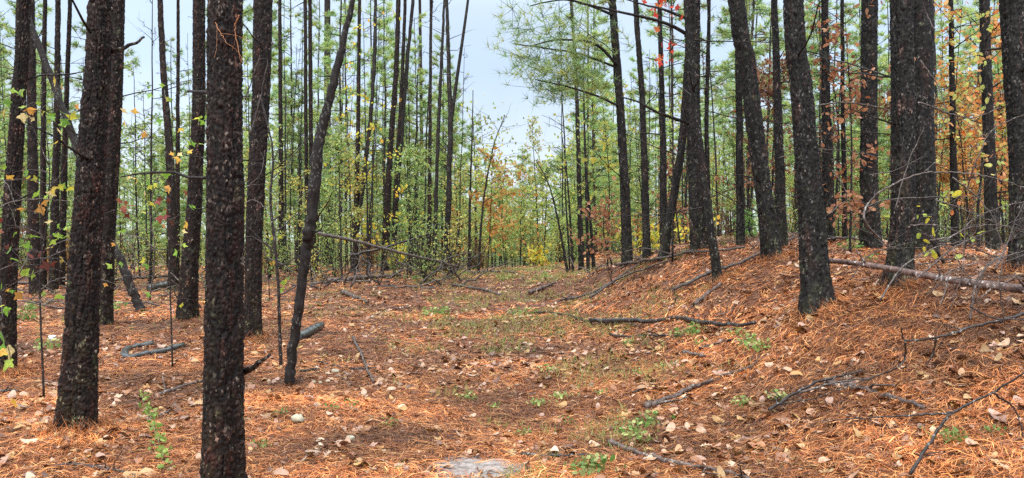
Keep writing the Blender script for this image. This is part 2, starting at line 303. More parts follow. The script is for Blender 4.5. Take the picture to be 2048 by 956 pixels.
# ------------------------------------------------------------------ tree data, traced: (kind, label, [(px,py,width px)... top to base], bark)
TR = [
 ('pine_tree', 'dark pine trunk cut by the left edge, leafy sapling twigs in front of it', [(50, 0, 25), (38, 200, 28), (24, 400, 32), (16, 600, 33), (12, 755, 38)], 'r'),
 ('pine_tree', 'straight dark trunk just right of the pine on the left edge, farther back', [(64, 0, 16), (66, 250, 19), (68, 450, 23), (72, 590, 26)], 'r'),
 ('pine_tree', 'big dark flaky pine, front one of the overlapping pair on the left', [(200, 0, 48), (190, 200, 52), (181, 350, 56), (172, 478, 60), (163, 700, 68), (155, 870, 80)], 'r'),
 ('pine_tree', 'dark pine hidden half behind the big flaky pine on the left', [(235, 0, 38), (226, 250, 38), (214, 478, 36), (207, 655, 40)], 'r'),
 ('pine_tree', 'slightly kinked slim pine between the overlapping pair and the reddish trunk', [(320, 0, 11), (327, 150, 13), (336, 260, 15), (344, 420, 19), (347, 580, 22)], 'r'),
 ('pine_tree', 'reddish pine trunk standing left behind the nearest pine', [(398, 0, 25), (397, 200, 27), (388, 400, 31), (379, 520, 36), (372, 642, 44)], 'r'),
 ('pine_tree', 'nearest and widest pine, flaky reddish bark with pale flecks, running off the bottom edge', [(452, 0, 70), (452, 240, 72), (450, 478, 76), (447, 700, 80), (443, 960, 88), (442, 985, 92)], 'r'),
 ('pine_tree', 'dark pine trunk right behind the nearest pine, mossy at its foot', [(526, 0, 40), (521, 200, 38), (510, 420, 36), (506, 600, 36), (505, 682, 42)], 'r'),
 ('pine_tree', 'thin straight pine rising just right of the trunk behind the nearest pine', [(561, 0, 7), (562, 250, 9), (563, 540, 13)], 'r'),
 ('pine_tree', 'dark straight pine behind the leaning young tree, thickest of the thin trunks there', [(655, 0, 13), (655, 250, 15), (656, 520, 22)], 'r'),
 ('pine_tree', 'tall thin pine, left member of the close pair above the leaning young tree', [(612, 0, 7), (613, 300, 8), (617, 540, 11)], 'r'),
 ('pine_tree', 'tall thin pine, right member of the close pair above the leaning young tree', [(621, 0, 8), (623, 300, 9), (628, 545, 13)], 'r'),
 ('pine_tree', 'black slender pine with yellow leaves near it, right of the leaning young tree', [(719, 0, 7), (716, 250, 9), (710, 545, 13)], 'r'),
 ('pine_tree', 'thickest stem of the dark bundle of trunks above the brush pile', [(796, 0, 10), (791, 150, 11), (779, 320, 13), (769, 545, 19)], 'r'),
 ('pine_tree', 'second stem of the dark bundle of trunks above the brush pile', [(811, 0, 7), (803, 190, 8), (793, 350, 9), (786, 540, 13)], 'r'),
 ('pine_tree', 'dark thin pine right of the trunk bundle above the brush pile', [(840, 0, 6), (843, 250, 8), (846, 535, 12)], 'r'),
 ('pine_tree', 'dark slender trunk at the right side of the sky gap, standing beyond the bank', [(1143, 0, 7), (1152, 150, 8), (1158, 350, 10), (1163, 540, 13)], 'g'),
 ('pine_tree', 'dark pine at the foot of the bank with limbs reaching left into the sky', [(1226, 0, 17), (1239, 180, 18), (1249, 350, 20), (1256, 528, 25)], 'g'),
 ('pine_tree', 'straight grey pine behind the first bank pine, gently tilted', [(1272, 0, 11), (1285, 200, 13), (1291, 400, 16), (1294, 515, 18)], 'g'),
 ('pine_tree', 'dark upright pine between the tilted grey pine and the curved trunk on the bank', [(1319, 0, 9), (1325, 250, 13), (1327, 450, 18), (1331, 508, 20)], 'g'),
 ('pine_tree', 'curved dark trunk on the bank, bending right as it rises', [(1383, 0, 13), (1374, 160, 16), (1366, 270, 17), (1350, 380, 18), (1332, 480, 20), (1325, 518, 25)], 'g'),
 ('pine_tree', 'thick dark pine on the bank behind the thin trunk that leans left', [(1384, 0, 33), (1385, 180, 31), (1390, 350, 31), (1397, 504, 36)], 'g'),
 ('pine_tree', 'thin black trunk leaning left in front of the thick bank pine', [(1374, 0, 11), (1390, 200, 14), (1408, 350, 17), (1423, 470, 19), (1437, 573, 23)], 'g'),
 ('pine_tree', 'thin straight pine just right of the thick bank pine', [(1418, 0, 7), (1413, 250, 9), (1419, 500, 13)], 'g'),
 ('pine_tree', 'heavy dark pine leaning strongly left, middle of the bank', [(1472, 0, 36), (1494, 120, 37), (1512, 270, 36), (1530, 400, 36), (1546, 522, 44)], 'g'),
 ('pine_tree', 'brownish upright trunk left behind the strongly leaning pine', [(1473, 0, 11), (1478, 250, 14), (1481, 495, 18)], 'g'),
 ('pine_tree', 'straight pine between the strongly leaning pine and the big scaly pine', [(1548, 0, 13), (1555, 220, 17), (1563, 498, 24)], 'g'),
 ('pine_tree', 'big scaly grey pine with flared foot on the bank slope, left of the fallen log', [(1587, 0, 42), (1600, 150, 45), (1613, 300, 49), (1622, 430, 55), (1630, 560, 62), (1632, 628, 78)], 'g'),
 ('pine_tree', 'upright pine right behind the big scaly pine', [(1648, 0, 14), (1652, 220, 19), (1658, 486, 27)], 'g'),
 ('pine_tree', 'thin dark trunk between the two thick upright pines on the bank', [(1685, 0, 7), (1687, 250, 9), (1690, 486, 12)], 'g'),
 ('pine_tree', 'straight grey pine standing behind the upper end of the fallen log', [(1741, 0, 33), (1739, 220, 34), (1740, 400, 37), (1743, 506, 46)], 'g'),
 ('pine_tree', 'thick dark pine touching the fallen log, front one of the right pair', [(1803, 0, 45), (1807, 220, 46), (1807, 430, 50), (1802, 530, 54), (1797, 582, 66)], 'g'),
 ('pine_tree', 'thick dark pine close behind the pine that touches the fallen log', [(1846, 0, 42), (1848, 250, 42), (1850, 430, 43), (1850, 514, 50)], 'g'),
 ('pine_tree', 'thin brown pine right of the thick right pair', [(1899, 0, 9), (1904, 250, 12), (1911, 498, 17)], 'g'),
 ('pine_tree', 'brown pine in front of the orange leaves near the right edge', [(1966, 0, 20), (1975, 250, 22), (1985, 502, 28)], 'g'),
 ('pine_tree', 'thin dark pine, leftmost of three slim trunks left of the big flaky pine', [(92, 0, 8), (88, 250, 10), (86, 580, 15)], 'r'),
 ('pine_tree', 'thin dark pine, middle one of three slim trunks left of the big flaky pine', [(114, 0, 10), (112, 250, 13), (106, 582, 20)], 'r'),
 ('pine_tree', 'thin dark pine, rightmost of three slim trunks left of the big flaky pine', [(140, 0, 8), (132, 220, 10), (122, 572, 15)], 'r'),
 ('pine_tree', 'dark thin pine just right of the kinked slim pine', [(357, 0, 6), (356, 250, 8), (354, 565, 12)], 'r'),
 ('pine_tree', 'thin dark pine between the trunk bundle and the V-forked trunk', [(862, 0, 6), (860, 250, 7), (858, 545, 11)], 'r'),
 ('pine_tree', 'dark thick pine cut by the right edge', [(2026, 0, 52), (2038, 250, 46), (2040, 430, 42), (2040, 547, 50)], 'g'),
]
feet = []
for k_, lab, pts, bk in TR:
    px, py, w = pts[-1]; p = at(px, py)
    feet.append(p)
for (k_, lab, pts, bk), p in zip(TR, feet):
    w = pts[-1][2] / F * p[1]
    if 4.7 < p[1] < 13: mounds.append((p[0], p[1], min(.07, .2 * w + .015), w * .9 + .08))
feet = [np.array([p[0], p[1], float(hgt(p[0], p[1]))]) for p in feet]

# ------------------------------------------------------------------ ground sheet
def axis(lim0, lim1, a, b, fine, grow=1.09):
    v = list(np.arange(a, b, fine)); s = fine
    while v[-1] < lim1: s *= grow; v.append(v[-1] + s)
    s = fine
    while v[0] > lim0: s *= grow; v.insert(0, v[0] - s)
    return np.array(v)
gx = axis(-320, 320, -5, 5, .06, 1.07); gy = axis(-60, 420, 3, 13, .06, 1.05)
GX, GY = np.meshgrid(gx, gy); GZ = hgt(GX, GY)
nx, ny = len(gx), len(gy)
ii = np.arange(ny - 1)[:, None] * nx + np.arange(nx - 1)[None]
g = MB(); g.add(np.stack([GX, GY, GZ], -1).reshape(-1, 3), np.stack([ii, ii + 1, ii + nx + 1, ii + nx], -1).reshape(-1, 4))
ground = g.obj('forest_ground', M_GROUND, smooth=True); tag(ground, kind='structure')

# the bare sandy patch at the bottom of the track
def sand_patch(px, py, rx, ry):
    c = at(px, py); b = MB(); n = 48; V = []; rings = np.linspace(0, 1, 9)
    th = np.linspace(0, 2 * math.pi, n, endpoint=False)
    rr = 1 + .5 * vnoise(np.cos(th) * 2.2 + 9, np.sin(th) * 2.2 + 4, 8) + .35 * vnoise(np.cos(th) * 7, np.sin(th) * 7, 9)
    X = c[0] + rings[:, None] * rr[None] * rx * np.cos(th)[None]; Y = c[1] + rings[:, None] * rr[None] * ry * np.sin(th)[None]
    Z = hgt(X, Y) + .012 * (1 - rings[:, None] ** 2) + .004 - .02 * (rings[:, None] > .99)
    V = np.stack([X, Y, Z], -1).reshape(-1, 3)
    i = np.arange(8)[:, None] * n; j = np.arange(n)[None]; j2 = (j + 1) % n
    b.add(V, np.stack([i + j, i + j2, i + n + j2, i + n + j], -1).reshape(-1, 4))
    o = b.obj('sand_path', M_SAND, smooth=True); tag(o, kind='structure')
sand_patch(955, 938, .42, .34)

# ------------------------------------------------------------------ trunks
def trunk_mesh(path, rad, sides, dz_fine, zfine, plate, depth, seed, tintc):
    """path/rad: callables of arclength-like z parameter given as arrays"""
    pts, rr = path, rad
    # resample by height
    zs = pts[:, 2]; z0, z1 = zs[0], zs[-1]
    zf = np.arange(z0, min(zfine, z1), dz_fine); zc = list(np.arange(zf[-1] + .15, z1, .3)) + [z1]
    Z = np.concatenate([zf, zc])
    X = np.interp(Z, zs, pts[:, 0]); Y = np.interp(Z, zs, pts[:, 1]); Rr = np.interp(Z, zs, rr)
    X = X + .010 * vnoise(Z * 2.3, Z * 0 + seed, 1); Y = Y + .010 * vnoise(Z * 2.1, Z * 0 + seed, 2)
    th = np.linspace(0, 2 * math.pi, sides, endpoint=False)
    pu = max(5, int(round(2 * math.pi * Rr[0] * .9 / plate)))
    U, W = np.meshgrid(th / (2 * math.pi) * pu, Z / (plate * 1.7))
    W = W + .8 * vnoise(U * .7, W * .5, 5) * 1.0
    f1, f2, idr = cells(U + .7 * vnoise(U * 1.7, W * 2.1, 11), W + .6 * vnoise(U * 2.3, W * 1.3, 12), pu, seed)
    edge = np.clip((f2 - f1) / .22, 0, 1); edge = edge * edge * (3 - 2 * edge)
    f1b, f2b, idb = cells(U * 3, W * 3.5, pu * 3, seed + 50)
    disp = depth * (edge * (.55 + .75 * idr) - .6) + depth * .38 * (idb - .5) * edge
    fur = np.clip(1 - np.abs(vnoise(U * .8 + .6 * vnoise(U * .5, W * .35, 31), W * .16, seed + 21)) * 11, 0, 1); disp = disp - fur * depth * 1.3
    lob = .05 * np.sin(U / pu * 2 * math.pi * 3 + seed) + .03 * np.sin(U / pu * 2 * math.pi * 5 + 2 * seed)
    foot = np.exp(-(Z - z0) / .20)
    RR = Rr[:, None] * (1 + lob * (1 + 5 * foot[:, None]) + .10 * foot[:, None]) + disp
    V = np.stack([X[:, None] + RR * np.cos(th), Y[:, None] + RR * np.sin(th), np.repeat(Z[:, None], sides, 1)], -1)
    t = (.30 + .85 * idr ** 1.5) * (.7 + .6 * idb) * (1 + .7 * vnoise(U * .25, W * .22, seed + 7))
    T = t[..., None] * np.array(tintc)
    T = T * (1 - .45 * fur[..., None])
    red = np.clip(vnoise(U * .45, W * .16, seed + 9) * 4 - .6, 0, 1)[..., None]; T = T * (1 + red * np.array([.9, .25, .1]))
    moss = np.clip(vnoise(U * .5, W * .4, seed + 15) * 3 + .5 - (Z[:, None] - z0) * .9, 0, 1)[..., None] * .6; T = T * (1 - moss) + moss * np.array([1.5, 1.75, 1.0])
    hi = (idb > .955) & (edge > .5); T = np.where(hi[..., None], T * np.array([2.3, 2.3, 2.2]), T)
    n = len(Z); i = np.arange(n - 1)[:, None] * sides; j = np.arange(sides)[None]; j2 = (j + 1) % sides
    Q = np.stack([i + j, i + j2, i + sides + j2, i + sides + j], -1).reshape(-1, 4)
    return V.reshape(-1, 3), Q, T.reshape(-1, 3)

# needle tufts -------------------------------------------------
PINE_COLS = np.array([[.28, .43, .17], [.36, .49, .18], [.23, .38, .16], [.42, .50, .16], [.46, .49, .15]])
def blades(base, dirs, length, width, cols):
    """one thin triangle per needle bunch"""
    n = len(base); w = norm(np.cross(dirs, rng.normal(size=(n, 3)))) * np.asarray(width).reshape(-1, 1) / 2
    tip = base + dirs * np.asarray(length).reshape(-1, 1)
    V = np.stack([base - w, base + w, tip], 1).reshape(-1, 3)
    return V, np.arange(3 * n).reshape(-1, 3), np.repeat(cols, 3, 0)

def pine_crown(z0, z1, spread, nbr, tufts, nblade, blen, bw, seed, wood=True, side=None, droop=.15):
    """returns MB of foliage, MB of limbs, built round the z axis"""
    r = np.random.default_rng(seed); fo = MB(); wd = MB()
    for b in range(nbr):
        f = (b + r.random()) / nbr; z = z0 + (z1 - z0) * f
        a = r.random() * 2 * math.pi if side is None else side + r.normal() * .6
        ln = spread * (1 - f * .75) * (.55 + .6 * r.random()) * (.75 if f < .15 else 1)
        el = -.1 + .75 * f + r.normal() * .15
        s = np.linspace(0, 1, 7)
        up = math.sin(el); ca = math.cos(el)
        a_ = a + s * r.normal() * .35
        pts = np.stack([np.cos(a_) * ca * s * ln, np.sin(a_) * ca * s * ln, z + up * s * ln - droop * ln * s ** 2 + .14 * ln * s ** 3 + .0 * s], 1)
        V, fc = tube(pts, np.linspace(.010 + .009 * ln, .004, 7), 4, False); wd.add(V, fc, (.9, .9, .9))
        nt_ = max(2, int(tufts * (ln / spread + .25)))
        ts = .25 + .75 * np.sqrt(r.random(nt_))
        C = np.stack([np.interp(ts, s, pts[:, k]) for k in range(3)], 1)
        off = r.normal(size=(nt_, 3)) * np.array([.22, .22, .10]) * ln * .55 * (1.15 - ts[:, None] * .6)
        T0 = C + off
        if wood:
            for k in range(0, nt_, 2):
                V, fc = tube(np.array([C[k], (C[k] + T0[k]) / 2 + r.normal(size=3) * .02, T0[k]]), [.005, .004, .003], 3, False); wd.add(V, fc, (.9, .9, .9))
        out = norm(off + pts[-1] * [1, 1, 0] * .35 + np.array([0, 0, .15]))
        D = norm(np.repeat(out, nblade, 0) * .9 + r.normal(size=(nt_ * nblade, 3)) * .62)
        c = PINE_COLS[r.integers(0, len(PINE_COLS), nt_)] * (.75 + .5 * r.random((nt_, 1)))
        brown = r.random(nt_) < .05; c[brown] = (.22, .12, .05)
        V, fc, t = blades(np.repeat(T0, nblade, 0), D, blen * (.7 + .6 * r.random(nt_ * nblade)), bw, np.repeat(c, nblade, 0)); fo.add(V, fc, t)
    return fo, wd

def link(name, me, parent=None, loc=(0, 0, 0), rz=0, sc=1):
    o = bpy.data.objects.new(name, me); col.objects.link(o)
    o.location = tuple(float(v) for v in loc); o.rotation_euler = (0, 0, rz); o.scale = (sc, sc, sc) if np.isscalar(sc) else sc
    if parent is not None: o.parent = parent
    return o

# crowns for the traced trees: two shared meshes, one high crown mesh each
HC = []
for s_ in range(3):
    fo, wd = pine_crown(0, 5.0, 2.3, 24, 14, 9, .24, .014, 100 + s_)
    HC.append((fo.mesh('crown', M_NEEDLE), wd.mesh('limbs', M_BARK_THIN)))

near = {}
for idx, ((kind, lab, pts, bk), ft) in enumerate(zip(TR, feet)):
    d = ft[1]
    root = empty(kind, ft, lab, 'pine tree', 'tall dark pines near the track')
    W = np.array(pts, float)[::-1]                       # base first
    P3 = np.array([P(x, y, d) for x, y, w in W]); P3[0] = ft; rad = W[:, 2] / F * d / 2 * .89
    # extend past the top of the frame
    H = max(12.5, P3[-1][2] + 4) + (idx % 5) * .6
    if P3[-1][2] < H:
        sl = (P3[-1] - P3[-2]) / (P3[-1][2] - P3[-2][2]); top = P3[-1] + np.array([sl[0] * .55, 0, 1]) * (H - P3[-1][2]); top[2] = H
        mid = (P3[-1] + top) / 2; mid[0] += .0
        P3 = np.vstack([P3, mid, top]); rad = np.append(rad, [rad[-1] * .75, max(.03, rad[-1] * .35)])
    # lean also in depth, a little
    P3[:, 1] += (P3[:, 2] - ft[2]) * random.uniform(-.01, .012)
    nn = 60; pp = spline(P3, nn); q = np.linspace(0, len(rad) - 1, nn); rr = np.interp(q, np.arange(len(rad)), rad)
    order = np.argsort(pp[:, 2]); pp = pp[order]; rr = rr[order]
    dn = ft - pp[0]; pp[0, 2] -= .15                      # root it in the ground
    rb = rad[0]
    sides = 110 if d < 6 else 84 if d < 9 else 48 if d < 13 else 26
    dzf = .0085 if d < 6 else .012 if d < 9 else .02 if d < 13 else .05
    plate = max(.017, min(.024, rb * .17)); depth = min(.012, .06 * rb + .004)
    tint = (1.08, .97, .93) if bk == 'r' else (1, 1, 1)
    V, Q, T = trunk_mesh(pp, rr, sides, dzf, CH + .335 * d + .4, plate, depth, idx + 1, np.array(tint))
    b = MB(); b.add(V, Q, T)
    b.obj('trunk', M_BARK_RED if bk == 'r' else M_BARK_GREY, root, ft)
    # dead stubs and twigs along the trunk
    r = np.random.default_rng(900 + idx)
    for s_ in range(int(r.integers(1, 4)) if d < 9 else int(r.integers(3, 7))):
        z = r.uniform(1.8, CH + .3 * d); a = r.uniform(0, 2 * math.pi); x0 = np.interp(z, pp[:, 2], pp[:, 0]); y0 = np.interp(z, pp[:, 2], pp[:, 1]); r0 = np.interp(z, pp[:, 2], rr)
        ln = r.uniform(.12, .5) if r.random() < .5 else r.uniform(.6, 1.7)
        s = np.linspace(0, 1, 6)[:, None]; dr = np.array([math.cos(a), math.sin(a), r.uniform(-.1, .5)])
        pt = np.array([x0, y0, z]) + dr * (r0 * .7 + s * ln) + np.cumsum(r.normal(size=(6, 3)) * .018, 0) * (ln > .5)
        bb = MB(); V, fc = tube(pt, np.linspace(.011, .004, 6) if ln > .5 else np.linspace(.014, .008, 6), 5); bb.add(V, fc, (1, 1, 1))
        if ln > .9:
            for q_ in range(3):
                k = 2 + q_; tw = pt[k] + np.array([[0, 0, 0]] * 4) + (norm(dr + r.normal(size=3) * .7) * ln * .35)[None] * np.linspace(0, 1, 4)[:, None]
                V, fc = tube(tw, np.linspace(.005, .002, 4), 4, False); bb.add(V, fc, (1, 1, 1))
        bb.obj('dead_limb', M_BARK_THIN, root, ft)
    fo, wd = HC[idx % 3]
    zt = pp[-1]; lo = zt - ft - np.array([0, 0, 4.3])
    crown = link('crown', fo, root, lo, r.uniform(0, 6), 1); link('limb', wd, crown)
    near[lab] = (root, ft, pp, rr, d)

# the two readable broken limbs, as parts of their pines
def limb_px(lab, pts, d, w0, w1, mat=M_BARK_RED, name='broken_limb'):
    root, ft = near[lab][0], near[lab][1]
    p3 = spline([P(x, y, d + dd) for x, y, dd in pts], 14); p3[2:, 2] += rng.normal(size=12) * .004
    V, fc = tube(p3, np.linspace(w0, w1, 14) / F * d / 2, 8); b = MB(); b.add(V, fc, (1, 1, 1)); return b.obj(name, mat, root, ft)
labs = [t[1] for t in TR]
limb_px(labs[6], [(478, 748, 0), (500, 738, -.05), (520, 724, -.1), (541, 710, -.12)], 4.4, 17, 5)
limb_px(labs[2], [(205, 110, 0), (240, 98, -.1), (266, 88, -.12), (289, 75, -.12)], 5.6, 10, 4)
# long bare limbs on the bank pines
for lb, pts, w0 in [(labs[21], [(1384, 250, 0), (1350, 237, -.2), (1310, 222, -.3), (1275, 203, -.3), (1240, 194, -.3)], 8),
                   (labs[21], [(1380, 72, 0), (1340, 50, -.2), (1290, 34, -.3), (1230, 22, -.4), (1180, 10, -.4), (1120, -8, -.4)], 8),
                   (labs[21], [(1380, 40, 0), (1330, 20, 0), (1290, 10, .2), (1240, -5, .3)], 7),
                   (labs[17], [(1236, 132, 0), (1190, 88, -.2), (1120, 80, -.3), (1060, 92, -.3)], 7),
                   (labs[17], [(1236, 136, 0), (1160, 108, .1), (1080, 95, .2), (1030, 88, .3)], 5),
                   (labs[17], [(1226, 30, 0), (1170, 8, -.1), (1120, 0, -.1), (1060, 12, -.1)], 6),
                   (labs[17], [(1243, 215, 0), (1190, 190, -.1), (1130, 172, -.2), (1070, 160, -.2)], 5)]:
    limb_px(lb, pts, near[lb][4], w0, 2.5, M_BARK_THIN, 'limb')
def tufts_at(lab, pxs, d, spread_px, per, seed, name='foliage'):
    """needle tufts hanging round a traced limb"""
    r = np.random.default_rng(seed); root, ft = near[lab][0], near[lab][1]; fo = MB()
    for px, py in pxs:
        C = P(px, py, d) + r.normal(size=(per, 3)) * np.array([spread_px / F * d, .5, spread_px / F * d * .6])
        nb = 11; D = norm(r.normal(size=(per * nb, 3)) * .7 + np.array([-.35, 0, .25]))
        c = PINE_COLS[r.integers(0, 5, per)] * (.8 + .5 * r.random((per, 1)))
        V, f_, t = blades(np.repeat(C, nb, 0), D, .22 * (.7 + .6 * r.random(per * nb)), .013, np.repeat(c, nb, 0)); fo.add(V, f_, t)
        tw = MB()
        for k in range(0, per, 2):
            V, fc = tube(np.array([P(px, py, d), (P(px, py, d) + C[k]) / 2, C[k]]), [.005, .004, .002], 3, False); fo.add(V, fc, (.05, .04, .035))
    fo.obj(name, M_NEEDLE, root, ft)
r = np.random.default_rng(5)
px_l = [(1025 + 12 * k, 30 + 90 * ((k * 7) % 5) / 4 + r.normal() * 14) for k in range(17)] + [(1060 + 9 * k, 130 + 55 * ((k * 3) % 4) / 3 + r.normal() * 14) for k in range(15)]
tufts_at(labs[17], px_l, near[labs[17]][4], 26, 17, 6)

# ------------------------------------------------------------------ background pines
VAR = []
def pine_variant(H, r0, c0, spread, nbr, tufts, nb, blen, bw, seed, lean=0.0):
    r = np.random.default_rng(seed)
    fo, wd = pine_crown(c0, H, spread, nbr, tufts, nb, blen, bw, seed, wood=False)
    tr = MB(); n = 22; z = np.linspace(-.3, H, n)
    x = np.cumsum(r.normal(size=n)) * .018 + lean * z; y = np.cumsum(r.normal(size=n)) * .018
    V, fc = tube(np.stack([x, y, z], 1), r0 * (1 - .75 * np.linspace(0, 1, n)) * (1 + .35 * np.exp(-np.linspace(0, H, n) / .3)), 8, False)
    T = np.repeat(.7 + .6 * r.random(len(V))[:, None], 3, 1); tr.add(V, fc, T)
    for k in range(16):                                        # dead twigs below the crown
        z0 = r.uniform(.15, 1) * c0; a = r.uniform(0, 6.28); ln = r.uniform(.3, 1.4)
        s = np.linspace(0, 1, 4)[:, None]; p = np.array([0, 0, z0]) + s * ln * np.array([math.cos(a), math.sin(a), r.uniform(-.2, .5)]); p[1:] += r.normal(size=(3, 3)) * .04; p[0, 0] = np.interp(z0, z, x); p[0, 1] = np.interp(z0, z, y)
        V, fc = tube(p, np.linspace(.012, .005, 4), 3, False); wd.add(V, fc, (1, 1, 1))
    return tr.mesh('trunk', M_BARK_FAR, smooth=True), fo.mesh('crown', M_NEEDLE), wd.mesh('limbs', M_BARK_FAR)
for s_, (H, r0, c0, sp) in enumerate([(16, .085, 4.2, 2.5), (18, .10, 6.0, 2.7), (14, .07, 3.4, 2.3), (15, .06, 4.8, 2.1), (17, .08, 3.8, 2.6)]):
    VAR.append(pine_variant(H, r0, c0, sp, 36, 20, 10, .30, .032, 200 + s_, lean=random.uniform(-.03, .03)))
YOUNG = []
for s_, (H, r0, c0, sp) in enumerate([(7.5, .06, .9, 1.6), (6, .05, .6, 1.5), (9, .08, 1.6, 1.8)]):
    YOUNG.append(pine_variant(H, r0, c0, sp, 52, 18, 10, .26, .030, 230 + s_))

# broad-leaved understory --------------------------------------
LEAF_PAL = {'green': [(.34, .48, .14), (.42, .53, .16), (.26, .42, .14), (.50, .53, .16)],
            'yellow': [(.58, .50, .13), (.46, .48, .14), (.60, .44, .12), (.32, .42, .13)],
            'orange': [(.55, .22, .05), (.50, .28, .07), (.42, .15, .045), (.52, .36, .12)],
            'brown': [(.20, .085, .04), (.26, .12, .06), (.15, .065, .035)],
            'red': [(.52, .055, .03), (.42, .04, .03), (.55, .12, .03)]}
def hardwood_variant(H, r0, pal, leafn, leafs, spread, seed, z_lo=.25, stems=1):
    r = np.random.default_rng(seed); tr = MB(); fo = MB(); tips = []
    for st_ in range(stems):
        n = 12; s = np.linspace(0, 1, n); a = r.uniform(0, 6.28); le = r.uniform(.03, .12) * (1 if stems == 1 else 3)
        p = np.stack([np.cos(a) * le * H * s ** 1.3, np.sin(a) * le * H * s ** 1.3, H * s * r.uniform(.8, 1) - .1], 1); p[1:] += np.cumsum(r.normal(size=(n - 1, 3)) * .022, 0)
        V, fc = tube(p, r0 * (1 - .8 * s), 6, False); tr.add(V, fc, (1, 1, 1))
        for k in range(int(16 / stems) + 4):
            f = r.uniform(z_lo, .98); b0 = np.array([np.interp(f, s, p[:, j]) for j in range(3)]); a2 = r.uniform(0, 6.28); ln = spread * (1.1 - f * .7) * r.uniform(.5, 1)
            q = np.linspace(0, 1, 6)[:, None]; bp = b0 + q * ln * np.array([math.cos(a2), math.sin(a2), r.uniform(.2, .8)]); bp[1:] += np.cumsum(r.normal(size=(5, 3)) * .04, 0)
            V, fc = tube(bp, np.linspace(r0 * .3, .003, 6), 4, False); tr.add(V, fc, (1, 1, 1))
            for m_ in range(4):
                c0_ = bp[1 + m_]; tw = np.array([c0_, c0_ + r.normal(size=3) * .12 * ln, c0_ + r.normal(size=3) * .3 * ln]); V, fc = tube(tw, [.005, .003, .002], 3, False); tr.add(V, fc, (1, 1, 1)); tips.append(tw)
    tips = np.array(tips); m = r.integers(0, len(tips), leafn); f = r.random(leafn)[:, None]
    C = tips[m, 0] * (1 - f) + tips[m, 2] * f + r.normal(size=(leafn, 3)) * .07
    C[:, 2] = np.maximum(C[:, 2], .15)
    u = norm(r.normal(size=(leafn, 3)) + np.array([0, 0, -.3])); w = norm(np.cross(u, r.normal(size=(leafn, 3)))); sc = (leafs * (.6 + .8 * r.random(leafn)))[:, None]
    V = np.stack([C, C + u * sc * .5 + w * sc * .42, C + u * sc, C + u * sc * .5 - w * sc * .42], 1).reshape(-1, 3)
    pc = np.array(LEAF_PAL[pal]); c = pc[r.integers(0, len(pc), leafn)] * (.7 + .6 * r.random((leafn, 1)))
    fo.add(V, np.arange(4 * leafn).reshape(-1, 4), np.repeat(c, 4, 0))
    return tr.mesh('stem', M_BARK_THIN), fo.mesh('foliage', M_LEAF)
HWV = {}
for p_, n_ in [('green', 3), ('yellow', 3), ('orange', 2), ('brown', 2)]:
    HWV[p_] = [hardwood_variant(5.5 + i, .035, p_, 900, .085, 1.5, 300 + i + len(p_) * 10) for i in range(n_)]
SHR = {p_: hardwood_variant(1.8, .014, p_, 420, .06, .8, 400 + len(p_), z_lo=.1, stems=6) for p_ in ('green', 'yellow', 'orange', 'brown')}
BARE = [hardwood_variant(7 + 1.7 * i, .036, 'brown', 60, .06, 1.0, 450 + i, z_lo=.3)[0] for i in range(4)]

BANDS = [(45, 'at the left edge'), (145, 'between the edge pine and the big flaky pine'), (235, 'behind the overlapping pair of pines'), (385, 'left of the reddish trunk'), (520, 'behind the nearest pine'),
         (625, 'left of the leaning young tree'), (715, 'just right of the leaning young tree'), (785, 'just left of the dark trunk bundle'), (900, 'between the trunk bundle and the forked trunk'), (1000, 'at the left of the track end'), (1090, 'at the middle of the track end'),
         (1160, 'at the right of the track end'), (1250, 'left of the first bank pine'), (1330, 'left of the curved bank trunk'), (1397, 'behind the curved bank trunk'), (1535, 'behind the strongly leaning pine'), (1622, 'left of the big scaly pine'), (1741, 'right of the big scaly pine'),
         (1860, 'behind the thick right pair'), (1960, 'right of the thick right pair'), (9999, 'at the right edge')]
def where(px, d, lo, hi):
    b = next(n for m, n in BANDS if px < m); f = (d - lo) / (hi - lo)
    return ('nearer, ' if f < .33 else 'midway, ' if f < .66 else 'farther, ') + b
def place_tree(kind, var, p, rz, sc, label, cat, group, names=('trunk', 'crown', 'limb')):
    root = empty(kind, p, label, cat, group); root.rotation_euler = (random.uniform(-.03, .03), random.uniform(-.03, .03), rz); root.scale = (sc, sc, sc)
    o0 = link(names[0], var[0], root)
    if len(var) > 1: o1 = link(names[1], var[1], root)
    if len(var) > 2: link(names[2], var[2], o0)
    return root
taken = [(f[0], f[1]) for f in feet]
def free(x, y, m=.7): return all((x - a) ** 2 + (y - b) ** 2 > m * m for a, b in taken)
r = np.random.default_rng(77)
def gap(x, y):
    """the strip the track opens up through the wood"""
    px = CX + x / y * F; return 905 + 20 * (y < 30) < px < 1150
def scatter(n, d0, d1, test, power=1.0, m=.8, wide=1.15):
    out = []; tries = 0
    while len(out) < n and tries < n * 60:
        tries += 1; d = d0 + (d1 - d0) * r.random() ** power; px = CX + (r.random() * 2 - 1) * 1024 * wide; x = (px - CX) / F * d
        if test(px, d) and free(x, d, m): taken.append((x, d)); out.append((x, d, px))
    return out
for side, t_, n_ in (('left', lambda px, d: px < 930, 74), ('right', lambda px, d: px > 1165, 78)):
    for i, (x, d, px) in enumerate(scatter(n_, 27, 78, t_, .9)):
        z = float(hgt(x, d)); v = VAR[r.integers(0, 5)]
        place_tree('pine_tree', v, (x, d, z), r.uniform(0, 6.28), r.uniform(.75, 1.1), f'slender straight pine, {where(px, d, 27, 78)}', 'pine tree', f'far thin pines {side} of the track')
